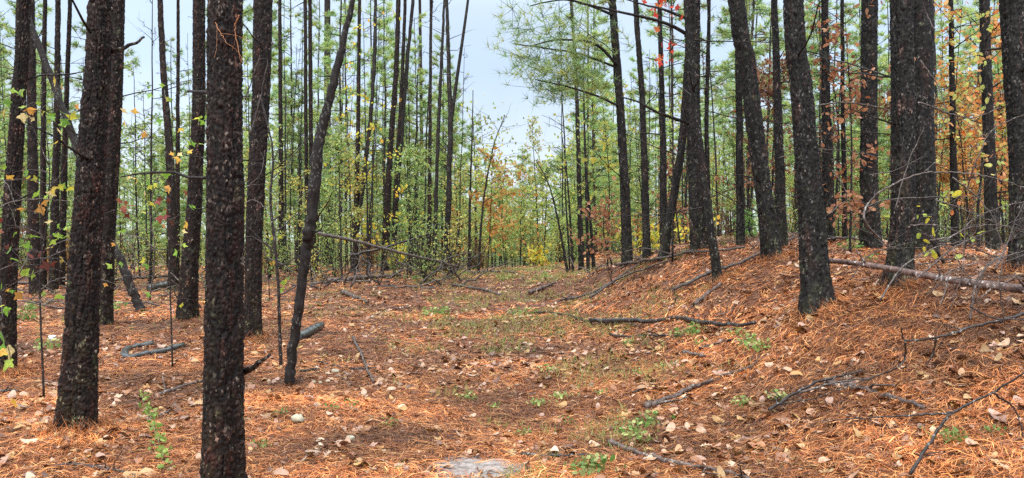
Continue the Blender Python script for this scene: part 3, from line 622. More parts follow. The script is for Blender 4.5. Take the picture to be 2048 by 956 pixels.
for side, t_, n_ in (('left', lambda px, d: px < 960, 24), ('right', lambda px, d: px > 1090, 30)):
    for (x, d, px) in scatter(n_, 26, 60, t_, 1, 1.2):
        place_tree('young_pine', YOUNG[r.integers(0, 3)], (x, d, float(hgt(x, d))), r.uniform(0, 6.28), r.uniform(.7, 1.05), f'young feathery green pine, {where(px, d, 26, 60)}', 'young pine', f'young pines {side} of the track')
for (x, d, px) in scatter(20, 42, 85, lambda px, d: 900 < px < 1170, 1, 1.5, .3):
    place_tree('young_pine', YOUNG[r.integers(0, 3)], (x, d, float(hgt(x, d))), r.uniform(0, 6.28), r.uniform(.7, 1.1), f'pale green young pine, {where(px, d, 42, 85)}', 'young pine', 'young pines at the far end of the track')
for pal, side, n_, t_, d0, d1 in [('green', 'left', 36, lambda px, d: px < 930, 19, 50), ('yellow', 'left', 9, lambda px, d: 480 < px < 960, 18, 42), ('green', 'right', 34, lambda px, d: px > 1150, 19, 50),
                           ('yellow', 'right', 8, lambda px, d: px > 1130, 19, 40), ('orange', 'right', 14, lambda px, d: px > 1800, 13, 28), ('orange', 'centre', 4, lambda px, d: 880 < px < 1060, 24, 45),
                           ('brown', 'right', 12, lambda px, d: px > 1200, 15, 30), ('brown', 'left', 2, lambda px, d: px < 500, 16, 30), ('yellow', 'centre', 12, lambda px, d: 930 < px < 1120, 32, 60), ('green', 'centre', 16, lambda px, d: 900 < px < 1160, 34, 70)]:
    for (x, d, px) in scatter(n_, d0, d1, t_, 1, .6):
        V_ = HWV[pal][r.integers(0, len(HWV[pal]))]; wh = {'left': 'left of the track', 'right': 'on the right bank', 'centre': 'near the far end of the track'}[side]
        place_tree('sapling_tree', V_, (x, d, float(hgt(x, d))), r.uniform(0, 6.28), r.uniform(.6, 1.05) * (1.2 if side == 'centre' and pal != 'orange' else .75 if side == 'centre' else 1), f'{"small" if side == "centre" else "thin"} tree with {pal} leaves, {where(px, d, d0, d1)}', 'sapling', f'{pal}-leaved saplings {wh}', ('stem', 'foliage'))
for i, (x, d, px) in enumerate(scatter(165, 19, 48, lambda px, d: not (950 < px < 1110), 1, .35)):
    side = 'left of the track' if px < 1024 else 'on the right bank'
    o = link('bare_sapling', BARE[i % 4], None, (x, d, float(hgt(x, d))), r.uniform(0, 6.28), r.uniform(.6, 1.1)); tag(o, f'thin dark leafless sapling, {where(px, d, 19, 48)}', 'sapling', f'leafless saplings {side}')
for i, (x, d, px) in enumerate(scatter(135, 18, 40, lambda px, d: not (930 < px < 1110) or d > 27, 1, .5)):
    pal = ('green', 'yellow', 'brown', 'green', 'orange')[i % 5]; side = 'left of the track' if px < 1024 else 'on the right bank'
    place_tree('shrub', SHR[pal], (x, d, float(hgt(x, d))), r.uniform(0, 6.28), r.uniform(.5, 1.0), f'low shrub with {pal} leaves, {where(px, d, 18, 40)}', 'shrub', f'{pal} shrubs {side}', ('stems', 'foliage'))

# far woods that nobody could count: leafy mass ring with stems beyond 80 m
def far_woods():
    b = MB(); q = np.random.default_rng(9); n = 90000
    ang = q.uniform(-48, 48, n); ang = ang[(q.random(n) < .97)]; n = len(ang)
    d = q.uniform(80, 120, n); x = np.tan(np.radians(ang)) * d
    prof = 9 + 7 * (vnoise(ang * .5, ang * 0, 1) + .5) + 4 * vnoise(ang * 2, ang * 0, 2)
    pxx = CX + x / d * F; prof = np.where((pxx > 900) & (pxx < 1160), 4.5 + 3 * vnoise(ang * 3, ang * 0, 2), prof)
    z = hgt(x, d) + prof * q.random(n) ** 1.3
    C = np.stack([x, d, z], 1); u = norm(q.normal(size=(n, 3))); w = norm(np.cross(u, q.normal(size=(n, 3)))); sc = q.uniform(.25, .6, n)[:, None]
    V = np.stack([C, C + u * sc * .5 + w * sc * .3, C + u * sc, C + u * sc * .5 - w * sc * .3], 1).reshape(-1, 3)
    pc = np.array([(.20, .32, .15), (.25, .36, .16), (.33, .40, .15), (.18, .28, .15), (.46, .40, .15)]); c = pc[q.integers(0, 5, n)]
    b.add(V, np.arange(4 * n).reshape(-1, 4), np.repeat(c, 4, 0))
    for k in range(260):
        a = q.uniform(-46, 46); dd = q.uniform(78, 118); xx = math.tan(R(a)) * dd; z0 = float(hgt(xx, dd)); hh = q.uniform(9, 15) if not (900 < CX + xx / dd * F < 1160) else 4
        V, fc = tube(np.array([[xx, dd, z0 - .3], [xx + q.normal() * .4, dd, z0 + hh]]), [.12, .05], 4, False); b.add(V, fc, (.06, .05, .04))
    o = b.obj('far_woods', M_LEAF); tag(o, 'pale green far wood behind everything', 'woods', kind='stuff')
far_woods()

# ------------------------------------------------------------------ needle carpet (nobody could count it)
STRAW = np.array([1.05, .94, .74]) * np.array([(.40, .155, .05), (.34, .12, .042), (.22, .075, .028), (.48, .22, .09), (.12, .042, .02), (.56, .31, .15), (.08, .032, .02), (.27, .09, .032), (.15, .08, .05)])
def straw_batch(n, d0, d1, wide, ln0, ln1, wd, seed, lift=.02, power=1.0, clump=1, steep=.09):
    q = np.random.default_rng(seed)
    nc = n // clump
    d = d0 + (d1 - d0) * q.random(nc) ** power; px = CX + (q.random(nc) * 2 - 1) * 1024 * wide; x = (px - CX) / F * d
    c_ = at(955, 938); ok = ((x - c_[0]) / .40) ** 2 + ((d - c_[1]) / .30) ** 2 > 1.1 * q.random(nc) ** .6; x, d = x[ok], d[ok]; nc = len(x)
    x = np.repeat(x, clump); y = np.repeat(d, clump); n = len(x); c_ang = np.repeat(q.uniform(0, 2 * math.pi, nc), clump)
    ang = c_ang + q.normal(size=n) * .18; L_ = q.uniform(ln0, ln1, n); bend = q.normal(size=n) * .5
    s = np.array([0, .5, 1.0]); A = ang[:, None] + bend[:, None] * (s - .5)[None]
    X = x[:, None] + np.cos(A) * L_[:, None] * s; Y = y[:, None] + np.sin(A) * L_[:, None] * s
    z0 = hgt(x, y); g1 = hgt(X[:, 2], Y[:, 2])
    tl = np.abs(q.normal(size=n)) * steep * L_
    Z = np.stack([z0 + lift * q.random(n), (z0 + g1) / 2 + lift * q.random(n) + tl * .7 + .006, g1 + lift * q.random(n) + tl * (q.random(n) < .5)], 1)
    C = np.stack([X, Y, Z], -1)
    sd = np.stack([-np.sin(A), np.cos(A), q.normal(size=(n, 1)) * .5 + np.zeros((n, 3))], -1)
    W = wd * (.6 + .8 * q.random(n))[:, None, None] * np.array([.5, .5, .22])[None, :, None]
    V = np.stack([C - sd * W, C + sd * W], 2).reshape(n, 6, 3)
    base = (np.arange(n) * 6)[:, None]
    Q = np.concatenate([base + np.array([0, 1, 3, 2]), base + np.array([2, 3, 5, 4])])
    patch = vnoise(x * .9, y * .9, 21) + .6 * vnoise(x * 3, y * 3, 22)
    ci = q.integers(0, len(STRAW), n); c = STRAW[ci] * (.75 + .5 * q.random((n, 1))) * np.clip(1 + 1.25 * patch[:, None], .35, 1.7)
    return V.reshape(-1, 3), Q, np.repeat(c, 6, 0)
nb_ = MB()
nb_.add(*straw_batch(190000, 3.3, 8.5, 1.12, .07, .18, .0030, 31, power=1.2, clump=3))
nb_.add(*straw_batch(95000, 7.8, 14, 1.1, .09, .2, .0052, 32, power=1.1, clump=3))
nb_.add(*straw_batch(50000, 13, 25, 1.1, .12, .26, .010, 33, clump=2))
nb_.add(*straw_batch(12000, 24, 45, 1.1, .25, .5, .03, 34, lift=.04))
# loose piles against the near trunks
for ft, (k_, lab, pts, bk) in zip(feet, TR):
    if not 4.7 < ft[1] < 11: continue
    q = np.random.default_rng(int(ft[0] * 100) + 999); w = pts[-1][2] / F * ft[1]; n = 900
    a = q.uniform(0, 6.28, n); rd = w * .52 + np.abs(q.normal(size=n)) * .14; X = ft[0] + np.cos(a) * rd; Y = ft[1] + np.sin(a) * rd; Z = hgt(X, Y) + .01
    el = np.clip(1.3 - rd * 2, .05, 1.2) * q.random(n); dr = np.stack([-np.cos(a + q.normal(size=n)) * .7, -np.sin(a + q.normal(size=n)) * .7, el], 1)
    V, f_, t = blades(np.stack([X, Y, Z], 1), norm(dr), q.uniform(.08, .2, n), .005, STRAW[q.integers(0, 9, n)]); nb_.add(V, f_, t)
o = nb_.obj('pine_straw', M_STRAW); tag(o, 'orange brown pine needles carpeting the ground', 'pine needles', kind='stuff')

# ------------------------------------------------------------------ fallen leaves
def leaf_outline(kind):
    if kind == 'oval':
        t = np.linspace(0, 2 * math.pi, 12, endpoint=False); x = .5 - .5 * np.cos(t); y = .30 * np.sin(t) * (1 + .25 * np.cos(t)); o = np.stack([x, y], 1)
    elif kind == 'oak':
        ts = [0, .12, .22, .30, .42, .50, .62, .70, .82, .90, 1]; ws = [.015, .12, .24, .10, .30, .12, .32, .14, .22, .12, 0]
        o = [(a, b) for a, b in zip(ts, ws)] + [(a, -b) for a, b in list(zip(ts, ws))[::-1][1:]]; o = np.array(o)
    else:   # star, five lobes
        o = []
        for k, (an, ln) in enumerate([(-150, .30), (-125, .22), (-78, .60), (-40, .34), (0, .75) if False else (0, .72), (40, .34), (78, .60), (125, .22), (150, .30)]):
            o.append((.28 + ln * math.cos(R(an)), ln * math.sin(R(an))))
            if k in (2, 4, 6): o.insert(-1, (.28 + ln * .72 * math.cos(R(an - 15)), ln * .72 * math.sin(R(an - 15)))); o.append((.28 + ln * .72 * math.cos(R(an + 15)), ln * .72 * math.sin(R(an + 15))))
        o = np.array(o)
    return o
def leaf_tpl(kind, curl, fold, seed=0):
    o = leaf_outline(kind); c = np.array([[.42 if kind != 'star' else .28, 0]]); P2 = np.concatenate([c, o]); q = np.random.default_rng(seed)
    z = curl * (P2[:, 0] - .5) ** 2 * 1.6 + fold * np.abs(P2[:, 1]) + q.normal(size=len(P2)) * .02 * (abs(curl) > 0)
    V = np.stack([P2[:, 0] - .5, P2[:, 1], z - z.min()], 1); n = len(o)
    return V, np.stack([np.zeros(n, int), 1 + np.arange(n), 1 + (np.arange(n) + 1) % n], 1)
TPL = [leaf_tpl('oval', .35, .15, 1), leaf_tpl('oak', .4, .2, 2), leaf_tpl('oval', -.35, .1, 3), leaf_tpl('star', .3, .15, 4), leaf_tpl('oak', -.3, .3, 5), leaf_tpl('oval', .8, .5, 6)]
LC = np.array([.66, .56, .47]) * np.array([(.62, .42, .32), (.55, .36, .20), (.66, .50, .38), (.42, .22, .12), (.60, .40, .16), (.50, .36, .32), (.36, .20, .13), (.70, .56, .46), (.56, .40, .20), (.22, .13, .10)])
LN = ['pinkish tan', 'light brown', 'pale buff', 'chestnut brown', 'golden brown', 'greyish pink', 'dark brown', 'cream white', 'dull yellow', 'dark grey brown']
q = np.random.default_rng(55)
nl = 27000
d_ = 3.6 + 24 * q.random(nl) ** 1.2; px_ = CX + (q.random(nl) * 2 - 1) * 1024 * 1.08; x_ = (px_ - CX) / F * d_
dens = .42 + 1.5 * vnoise(x_ * .6, d_ * .6, 41) + .8 * vnoise(x_ * 2.5, d_ * 2.5, 42) + .35 * (np.abs(px_ - 1050) < 350) * (d_ > 8) + .6 * (x_ > 1.0)
keep = q.random(nl) < dens; x_, d_, px_ = x_[keep], d_[keep], px_[keep]; nl = len(x_)
sz_ = .032 + .085 * q.random(nl) ** 2.2; tp_ = q.integers(0, len(TPL), nl); cc_ = q.integers(0, len(LC), nl); z_ = hgt(x_, d_) + .006 + .02 * q.random(nl)
az_ = q.uniform(0, 6.28, nl); tx_ = q.normal(size=nl) * .34; ty_ = q.normal(size=nl) * .34
py_ = CY + (CH - z_) / d_ * F
vis = (px_ > 8) & (px_ < 2040) & (py_ < 950)
order = np.argsort(-(sz_ / d_) * vis)[:290]; big = set(order.tolist())
LM = {}
def leaf_mesh(t, c):
    if (t, c) not in LM:
        V, Fc = TPL[t]; LM[(t, c)] = MB().add(V, Fc, LC[c]).mesh('fallen_leaf', M_LITTER)
    return LM[(t, c)]
rest = MB()
for t in range(len(TPL)):
    idx = np.array([i for i in range(nl) if tp_[i] == t and i not in big]); V, Fc = TPL[t]; m = len(V)
    ca, sa = np.cos(az_[idx]), np.sin(az_[idx]); S = sz_[idx][:, None]
    x0 = V[None, :, 0] * S; y0 = V[None, :, 1] * S; z0 = V[None, :, 2] * S + x0 * tx_[idx][:, None] + y0 * ty_[idx][:, None]
    W = np.stack([x_[idx][:, None] + x0 * ca[:, None] - y0 * sa[:, None], d_[idx][:, None] + x0 * sa[:, None] + y0 * ca[:, None], z_[idx][:, None] + z0], -1).reshape(-1, 3)
    FF = (np.arange(len(idx))[:, None, None] * m + Fc[None]).reshape(-1, 3)
    rest.add(W, FF, np.repeat(LC[cc_[idx]] * (.8 + .4 * q.random((len(idx), 1))), m, 0))
o = rest.obj('leaf_litter', M_LITTER); tag(o, 'small dry leaves strewn over the pine needles', 'leaf litter', kind='stuff')
for i in order:
    o = link('fallen_leaf', leaf_mesh(int(tp_[i]), int(cc_[i])), None, (x_[i], d_[i], z_[i]), 0, float(sz_[i])); o.rotation_euler = (ty_[i], -tx_[i], az_[i])
    sh = ['oval', 'lobed', 'oval', 'star-shaped', 'lobed', 'curled'][tp_[i]]
    tag(o, f'{LN[cc_[i]]} {sh} leaf lying on the pine needles', 'leaf', f'{LN[cc_[i]]} {sh} leaves fallen on the ground')

# ------------------------------------------------------------------ sticks and logs on the ground
def stick(name, label, pts, w, mat=M_TWIG_DARK, lift=0.0, cat='stick', group=None, forks=0, taper=.55, seed=None, raised=None):
    s_ = seed if seed is not None else int(pts[0][0] * 7 + pts[0][1]); q = np.random.default_rng(s_)
    G = [at(x, y) for x, y in pts]; d = G[0][1]; rad = w / F * np.mean([g_[1] for g_ in G]) / 2
    n = max(10, len(pts) * 7); p3 = spline(G, n); p3[:, 2] = np.maximum(hgt(p3[:, 0], p3[:, 1]) * .5 + p3[:, 2] * .5, 0 * p3[:, 2] - 9) + rad * .8 + lift + .012
    p3[1:-1] += q.normal(size=(n - 2, 3)) * rad * .22
    rr = rad * np.linspace(1, taper, n) * (1 + q.normal(size=n) * .09)
    b = MB(); V, fc = tube(p3, rr, 9 if w > 9 else 6); b.add(V, fc, np.repeat(.75 + .5 * q.random((len(V), 1)), 3, 1))
    o = b.obj(name, mat, None, p3[0], smooth=w < 8); tag(o, label, cat, group)
    for k in range(forks):
        i = q.integers(2, n - 2); tw = p3[i] + np.linspace(0, 1, 5)[:, None] * np.array([q.normal() * .25, q.normal() * .2, q.uniform(.03, .16)]); tw[1:] += q.normal(size=(4, 3)) * .012
        bb = MB(); V, fc = tube(tw, np.linspace(rr[i] * .5, rr[i] * .15 + .001, 5), 5); bb.add(V, fc); t_ = bb.obj('twig', mat, None, p3[0]); t_.parent = o; t_.matrix_parent_inverse.identity(); t_.location = (0, 0, 0)
    return o
SG = 'sticks lying on the forest floor'
sticks = [
 ('long straight dark pole lying across the right side of the track', [(1180, 650), (1300, 653), (1400, 657), (1510, 659)], 11, M_TWIG_DARK, .035, 0),
 ('thin bent stick leading into the left end of the long dark pole', [(1062, 628), (1110, 630), (1152, 639), (1182, 650)], 6, M_TWIG_DARK, 0, 0),
 ('short thin stick parallel below the long dark pole', [(1220, 672), (1290, 675), (1370, 677)], 6, M_TWIG_DARK, 0, 1),
 ('knobbly dark rotten branch pointing up right in the lower middle', [(1290, 822), (1330, 808), (1380, 785), (1425, 768)], 13, M_LOG, 0, 2),
 ('dark branch slanting down to the bottom edge right of centre', [(1218, 893), (1270, 912), (1340, 932), (1420, 946), (1500, 968)], 13, M_LOG, 0, 2),
 ('black stick lying level beside the bare sandy patch', [(1042, 916), (1100, 919), (1186, 917)], 9, M_TWIG_DARK, 0, 0),
 ('pale grey short log at the foot of the thin leaning bank trunk', [(1388, 614), (1415, 594), (1444, 572)], 10, M_LOG, 0, 0),
 ('long slanting stick climbing the bank towards the strongly leaning pine', [(1345, 591), (1430, 552), (1500, 527), (1588, 484)], 8, M_TWIG, .05, 2),
 ('straight pole lying level at the foot of the first bank pine', [(1230, 537), (1310, 527), (1400, 512), (1490, 503)], 7, M_TWIG, .04, 2),
 ('long thin branch curving from the first bank pine down to the track', [(1120, 607), (1190, 590), (1235, 563), (1278, 535)], 5, M_TWIG, .04, 3),
 ('brushy thin branch beside the foot of the first bank pine', [(1180, 604), (1230, 570), (1290, 548), (1340, 530)], 5, M_TWIG, .06, 4),
 ('pale short log lying far up the track', [(1060, 590), (1085, 580), (1112, 570)], 9, M_LOG, 0, 0),
 ('slim dark stick slanting on the left of the track far up', [(905, 573), (955, 581), (1002, 593)], 7, M_TWIG, 0, 0),
 ('dark log lying below the brush pile', [(655, 568), (730, 561), (802, 556)], 11, M_LOG, .02, 1),
 ('second thinner log touching the dark log below the brush pile', [(620, 571), (690, 567), (780, 566)], 7, M_LOG, 0, 0),
 ('dead stick poking out left of the nearest pine', [(310, 797), (360, 781), (406, 766)], 9, M_LOG, 0, 1),
 ('short forked stick below the dead stick left of the nearest pine', [(320, 838), (345, 820), (362, 795)], 6, M_TWIG, 0, 1),
 ('dark curved stick at the bottom left edge', [(110, 938), (160, 937), (215, 945), (270, 957)], 8, M_TWIG_DARK, 0, 2),
 ('thin stick below the big flaky pine by the left edge', [(-20, 886), (30, 880), (70, 877)], 6, M_TWIG_DARK, 0, 0),
 ('short dark stick at the left edge below the edge pine', [(-20, 790), (10, 788), (36, 787)], 8, M_TWIG_DARK, 0, 1),
 ('pale rotten stick pieces right of the wet log', [(685, 588), (705, 597), (735, 610)], 10, M_LOG, 0, 0),
 ('thin pale curved stick standing out on the needles left of the track', [(706, 680), (722, 712), (734, 745), (746, 772)], 6, M_TWIG, .02, 0),
 ('thin dark stick crossing the pale curved stick', [(630, 722), (700, 740), (790, 736)], 4, M_TWIG_DARK, 0, 0),
 ('short dark stick right of the foot of the leaning young tree', [(598, 748), (618, 745), (638, 743)], 7, M_TWIG_DARK, 0, 0),
 ('grey broken wood chunk below the long dark pole', [(1368, 709), (1390, 714), (1410, 718)], 9, M_LOG, 0, 0),
 ('dark short stick slanting up under the right end of the long pole', [(1398, 702), (1440, 691), (1482, 681)], 7, M_TWIG_DARK, 0, 1),
 ('thick rotten dark log half sunk in needles at lower right', [(1650, 768), (1700, 777), (1760, 792), (1850, 822)], 17, M_LOG, -.02, 1),
 ('grey stick leaning against the rotten log at lower right', [(1538, 836), (1590, 802), (1650, 775), (1725, 757)], 7, M_TWIG_DARK, .04, 3),
 ('thin grey forked twig above the rotten log', [(1600, 806), (1680, 785), (1740, 778)], 5, M_TWIG, .06, 2),
 ('level log far left behind the big flaky pine', [(-10, 576), (70, 575), (135, 573)], 8, M_TWIG, .08, 2),
 ('level grey log far left between the overlapping pair and the reddish trunk', [(215, 567), (290, 562), (350, 560)], 8, M_LOG, .05, 1),
 ('small stick on the needles above the knobbly rotten branch', [(1260, 790), (1300, 780), (1345, 786)], 4, M_TWIG_DARK, 0, 0),
 ('thin stick on the bank above the knobbly rotten branch', [(1440, 760), (1500, 742), (1520, 720)], 4, M_TWIG, .02, 2),
 ('pale thin log lying across the far crest of the track', [(930, 548), (985, 546), (1035, 549)], 7, M_LOG, 0, 0),
 ('short grey stick at the far crest left of the track', [(905, 550), (925, 541), (940, 538)], 7, M_LOG, 0, 0),
 ('thin stick behind the big scaly pine on the bank', [(1640, 488), (1690, 484), (1740, 487)], 6, M_TWIG, .04, 1)]
for lab, pts, w, mt, lf, fk in sticks: stick('fallen_stick', lab, pts, w, mt, lf, 'stick', SG, fk)
M_LOGRED = mat_bark('wet_red_log', (.035, .022, .018), (.20, .13, .11), fleck=(.42, .37, .35), scale=.7, rough=.35, bump=.5)
def straight_log():
    pd = near[labs[31]][4]; n = 40; t = np.linspace(0, 1, n); M_ = P(1797, 549, pd - .36); a = P(1650, 520, pd + .35); b_ = M_ + (M_ - a) * 1.55; b_[2] = P(2080, 586, b_[1])[2]; p = a + (b_ - a) * t[:, None]; print('LOG', pd, p[::8], hgt(p[::8, 0], p[::8, 1]))
    q = np.random.default_rng(12); p[:, 2] += .012 * np.sin(t * 7); rad = np.linspace(.024, .039, n) * (1 + .05 * q.normal(size=n)); V, fc = tube(p, rad, 16); b = MB(); b.add(V, fc, np.repeat(.75 + .5 * q.random((len(V), 1)), 3, 1))
    root = empty('fallen_log', a, 'long wet reddish fallen log on the right bank passing the thick pine', 'log'); b.obj('log_body', M_LOGRED, root, a)
    for i in (9, 23, 32, 36):
        s = np.linspace(0, 1, 4)[:, None]; tw = p[i] + s * np.array([q.normal() * .08, -.05, q.uniform(.07, .16)]); V, fc = tube(tw, [.012, .010, .008, .006], 6); MB().add(V, fc).obj('branch_stub', M_LOGRED, root, a)
straight_log()

# wet curved rotten wood and short wet logs on the left
def wet(name, label, pts, w, lift=0, seed=3, mat=M_WET):
    q = np.random.default_rng(seed); G = [at(x, y) for x, y in pts]; rad = w / F * G[0][1] / 2; n = 26; p3 = spline(G, n); p3[:, 2] += rad * .6 + lift
    V, fc = tube(p3, rad * (.7 + .45 * q.random(n)), 10); b = MB(); b.add(V, fc); o = b.obj(name, mat, None, p3[0]); tag(o, label, 'log'); return o
wet('rotten_log', 'wet hollow grey log curved into a loop on the needles left of the nearest pine', [(366, 694), (330, 706), (290, 713), (256, 720), (250, 706), (272, 698), (305, 692)], 14)
wet('rotten_log', 'short wet black log right of the leaning young tree', [(594, 682), (618, 670), (642, 656)], 19, .0, 4)
wet('rotten_log', 'dark slab of wood with pale wet top behind the leaning dead trunk', [(300, 582), (330, 577), (358, 573)], 15, .02, 5)

STAR = leaf_tpl('star', .25, .12, 9); OVAL = leaf_tpl('oval', .25, .15, 10)
def leaves_on(C, size, pal, seed, tpl=STAR, hang=.6):
    q = np.random.default_rng(seed); C = np.asarray(C); n = len(C); V, Fc = tpl; m = len(V)
    x = norm(q.normal(size=(n, 3)) + np.array([0, 0, -hang])); y = norm(np.cross(x, q.normal(size=(n, 3)))); z = np.cross(x, y)
    S = (size * (.65 + .6 * q.random(n)))[:, None, None]
    W = C[:, None] + S * ((V[None, :, 0:1] + .5) * x[:, None] + V[None, :, 1:2] * y[:, None] + V[None, :, 2:3] * z[:, None])
    c = np.array(pal)[q.integers(0, len(pal), n)] * (.85 + .3 * q.random((n, 1)))
    return W.reshape(-1, 3), (np.arange(n)[:, None, None] * m + Fc[None]).reshape(-1, 3), np.repeat(c, m, 0)
# ------------------------------------------------------------------ leaning and thin foreground trees
def stem_tree(name, label, pts, mat, cat, base_at=True, d=None, twigs=0, seed=1, group=None, top_ext=3.0, ddepth=0.0):
    """pts from base up (px,py,width)"""
    q = np.random.default_rng(seed); g0 = at(pts[0][0], pts[0][1]) if d is None else P(pts[0][0], pts[0][1], d); d0 = g0[1]
    P3 = [P(x, y, d0 + ddepth * i) for i, (x, y, w) in enumerate(pts)]; P3[0] = g0.copy()
    rad = [w / F * d0 / 2 for x, y, w in pts]
    if pts[-1][1] <= 5 and top_ext: P3.append(P3[-1] + norm(P3[-1] - P3[-2]) * top_ext); rad.append(rad[-1] * .5)
    n = len(P3) * 9; p3 = spline(P3, n); rr = np.interp(np.linspace(0, len(rad) - 1, n), np.arange(len(rad)), rad); p3[1:] += q.normal(size=(n - 1, 3)) * rr[1:, None] * .12; p3[0, 2] -= .06
    root = empty(name, g0, label, cat, group); b = MB(); V, fc = tube(p3, rr * (1 + .06 * q.normal(size=n)), 14); b.add(V, fc, np.repeat(.7 + .6 * q.random((len(V), 1)), 3, 1)); b.obj('trunk', mat, root, g0)
    for k in range(twigs):
        i = q.integers(int(n * .35), n - 2); s = np.linspace(0, 1, 6)[:, None]; ln = q.uniform(.3, 1.2)
        tw = p3[i] + s * ln * np.array([q.choice([-1, 1]) * q.uniform(.4, 1), q.normal() * .4, q.uniform(0, .9)]); tw[1:] += np.cumsum(q.normal(size=(5, 3)) * .03, 0)
        bb = MB(); V, fc = tube(tw, np.linspace(min(.012, rr[i] * .5), .002, 6), 4, False); bb.add(V, fc); bb.obj('twig', mat, root, g0)
    return root, p3, d0
stem_tree('leaning_tree', 'slim dark young tree leaning right, just right of the nearest pine', [(578, 768, 22), (587, 690, 19), (598, 610, 19), (612, 500, 21), (622, 440, 24), (636, 300, 22), (655, 215, 17), (677, 125, 15), (706, 0, 12)], M_BARK_THIN, 'tree', twigs=5, seed=11)
stem_tree('leaning_tree', 'black dead trunk leaning left behind the overlapping pair of pines', [(282, 622, 18), (262, 575, 17), (240, 520, 16), (215, 470, 16), (188, 400, 16), (155, 300, 15), (125, 215, 14), (85, 110, 13), (38, -5, 12)], M_BARK_THIN, 'dead tree', twigs=3, seed=12)
stem_tree('sapling', 'thin crooked bare stem rising between the nearest pine and the leaning young tree', [(562, 738, 7), (559, 660, 7), (556, 560, 6), (549, 480, 6), (541, 400, 5), (545, 300, 4), (520, 190, 3)], M_TWIG_DARK, 'sapling', twigs=7, seed=13, top_ext=0)
stem_tree('forked_tree', 'dark slim trunk that forks into a V left of the sky gap', [(892, 548, 13), (896, 440, 11), (899, 330, 11), (901, 250, 10), (897, 120, 8), (894, 0, 6)], M_BARK_THIN, 'tree', twigs=22, seed=14)
rt, p3, d0 = stem_tree('leaning_tree', 'thin dark trunk leaning right just left of the trunk bundle', [(706, 545, 11), (714, 460, 10), (728, 350, 9), (740, 240, 8), (749, 120, 8), (751, 0, 6)], M_BARK_THIN, 'tree', twigs=8, seed=15)
stem_tree('leaning_tree', 'third slim stem of the dark bundle, slanting away to the right', [(786, 540, 10), (793, 400, 9), (802, 280, 9), (813, 140, 8), (826, 0, 6)], M_BARK_THIN, 'tree', twigs=6, seed=16)
stem_tree('leaning_tree', 'slim dark stem leaning right between the trunk bundle and the V-forked trunk', [(868, 545, 9), (872, 400, 8), (877, 250, 7), (883, 120, 6), (889, 0, 5)], M_BARK_THIN, 'tree', twigs=6, seed=17)
# V fork right arm as part of the forked tree
fk = [o for o in col.objects if o.name.startswith('forked_tree')][0]; g0 = np.array(fk.location); dF = g0[1]
p3 = spline([P(901, 252, dF), P(912, 170, dF), P(925, 80, dF), P(936, 0, dF), P(946, -90, dF)], 24); V, fc = tube(p3, np.linspace(8, 4, 24) / F * dF / 2, 8); MB().add(V, fc).obj('forked_limb', M_BARK_THIN, fk, g0)
for i, (pts, lb) in enumerate([([(1135, 545, 6), (1118, 450, 5), (1098, 370, 4), (1072, 320, 3)], 'thin arching stem leaning left at the right side of the track end'),
                  ([(1146, 545, 6), (1140, 430, 5), (1132, 330, 4), (1123, 265, 3)], 'thin straight stem beside the arching one at the track end'),
                  ([(1176, 545, 8), (1173, 400, 7), (1169, 250, 6), (1166, 120, 4)], 'slender dark stem just right of the trunk beside the sky gap'),
                  ([(1188, 542, 8), (1180, 430, 7), (1172, 330, 5), (1168, 240, 4)], 'slender leaning stem between the sky gap trunk and the first bank pine'),
                  ([(957, 548, 6), (965, 420, 5), (985, 300, 4), (1010, 230, 3)], 'thin arching stem leaning right at the left side of the track end'),
                  ([(938, 545, 7), (940, 400, 6), (944, 280, 4), (946, 180, 3)], 'thin straight dark stem at the left side of the track end')]):
    pts = [(x, y, max(1.2, w * (.95 - .45 * k / (len(pts) - 1)))) for k, (x, y, w) in enumerate(pts)]
    rt_, p3_, _ = stem_tree('sapling', lb, pts, M_BARK_THIN, 'sapling', twigs=12, seed=30 + i, top_ext=0); q_ = np.random.default_rng(i)
    Cc = p3_[q_.integers(14, len(p3_), 60)] + q_.normal(size=(60, 3)) * [.35, .35, .25]; MB().add(*leaves_on(Cc, .09, [(.42, .50, .13), (.55, .50, .12), (.34, .46, .13)], 40 + i, OVAL)).obj('foliage', M_LEAF, rt_, np.array(rt_.location))

# long pole propped over the brush pile
def pole3(label, a, b, w, name='fallen_pole', mat=M_TWIG, k=18, seed=1, sub=3):
    q = np.random.default_rng(seed); A, B = P(*a), P(*b); p = A + (B - A) * np.linspace(0, 1, k)[:, None]; p[1:] += np.cumsum(q.normal(size=(k - 1, 3)) * .012, 0)
    rad = w / F * (a[2] + b[2]) / 4; o = MB(); V, fc = tube(p, np.linspace(1, .6, k) * rad, 7); o.add(V, fc, (1.2, 1.2, 1.2)); ob = o.obj(name, mat, None, p[0]); tag(ob, label, 'fallen branch', None)
    for j in range(sub):
        i = q.integers(3, k - 1); tw = p[i] + np.linspace(0, 1, 5)[:, None] * np.array([q.normal() * .5, q.normal() * .3, q.normal() * .35]); tw[1:] += q.normal(size=(4, 3)) * .03
        bb = MB(); V, fc = tube(tw, np.linspace(rad * .4, rad * .1, 5), 4, False); bb.add(V, fc); t_ = bb.obj('twig', mat, None, p[0]); t_.parent = ob; t_.location = (0, 0, 0)
    return ob
pole3('long pale pole propped slanting over the brush pile', (635, 466, 17), (925, 527, 19), 7, seed=5)
pole3('dark broken top bowing over the brush pile', (700, 510, 17.5), (860, 470, 19), 6, mat=M_TWIG_DARK, seed=6)
q = np.random.default_rng(66)
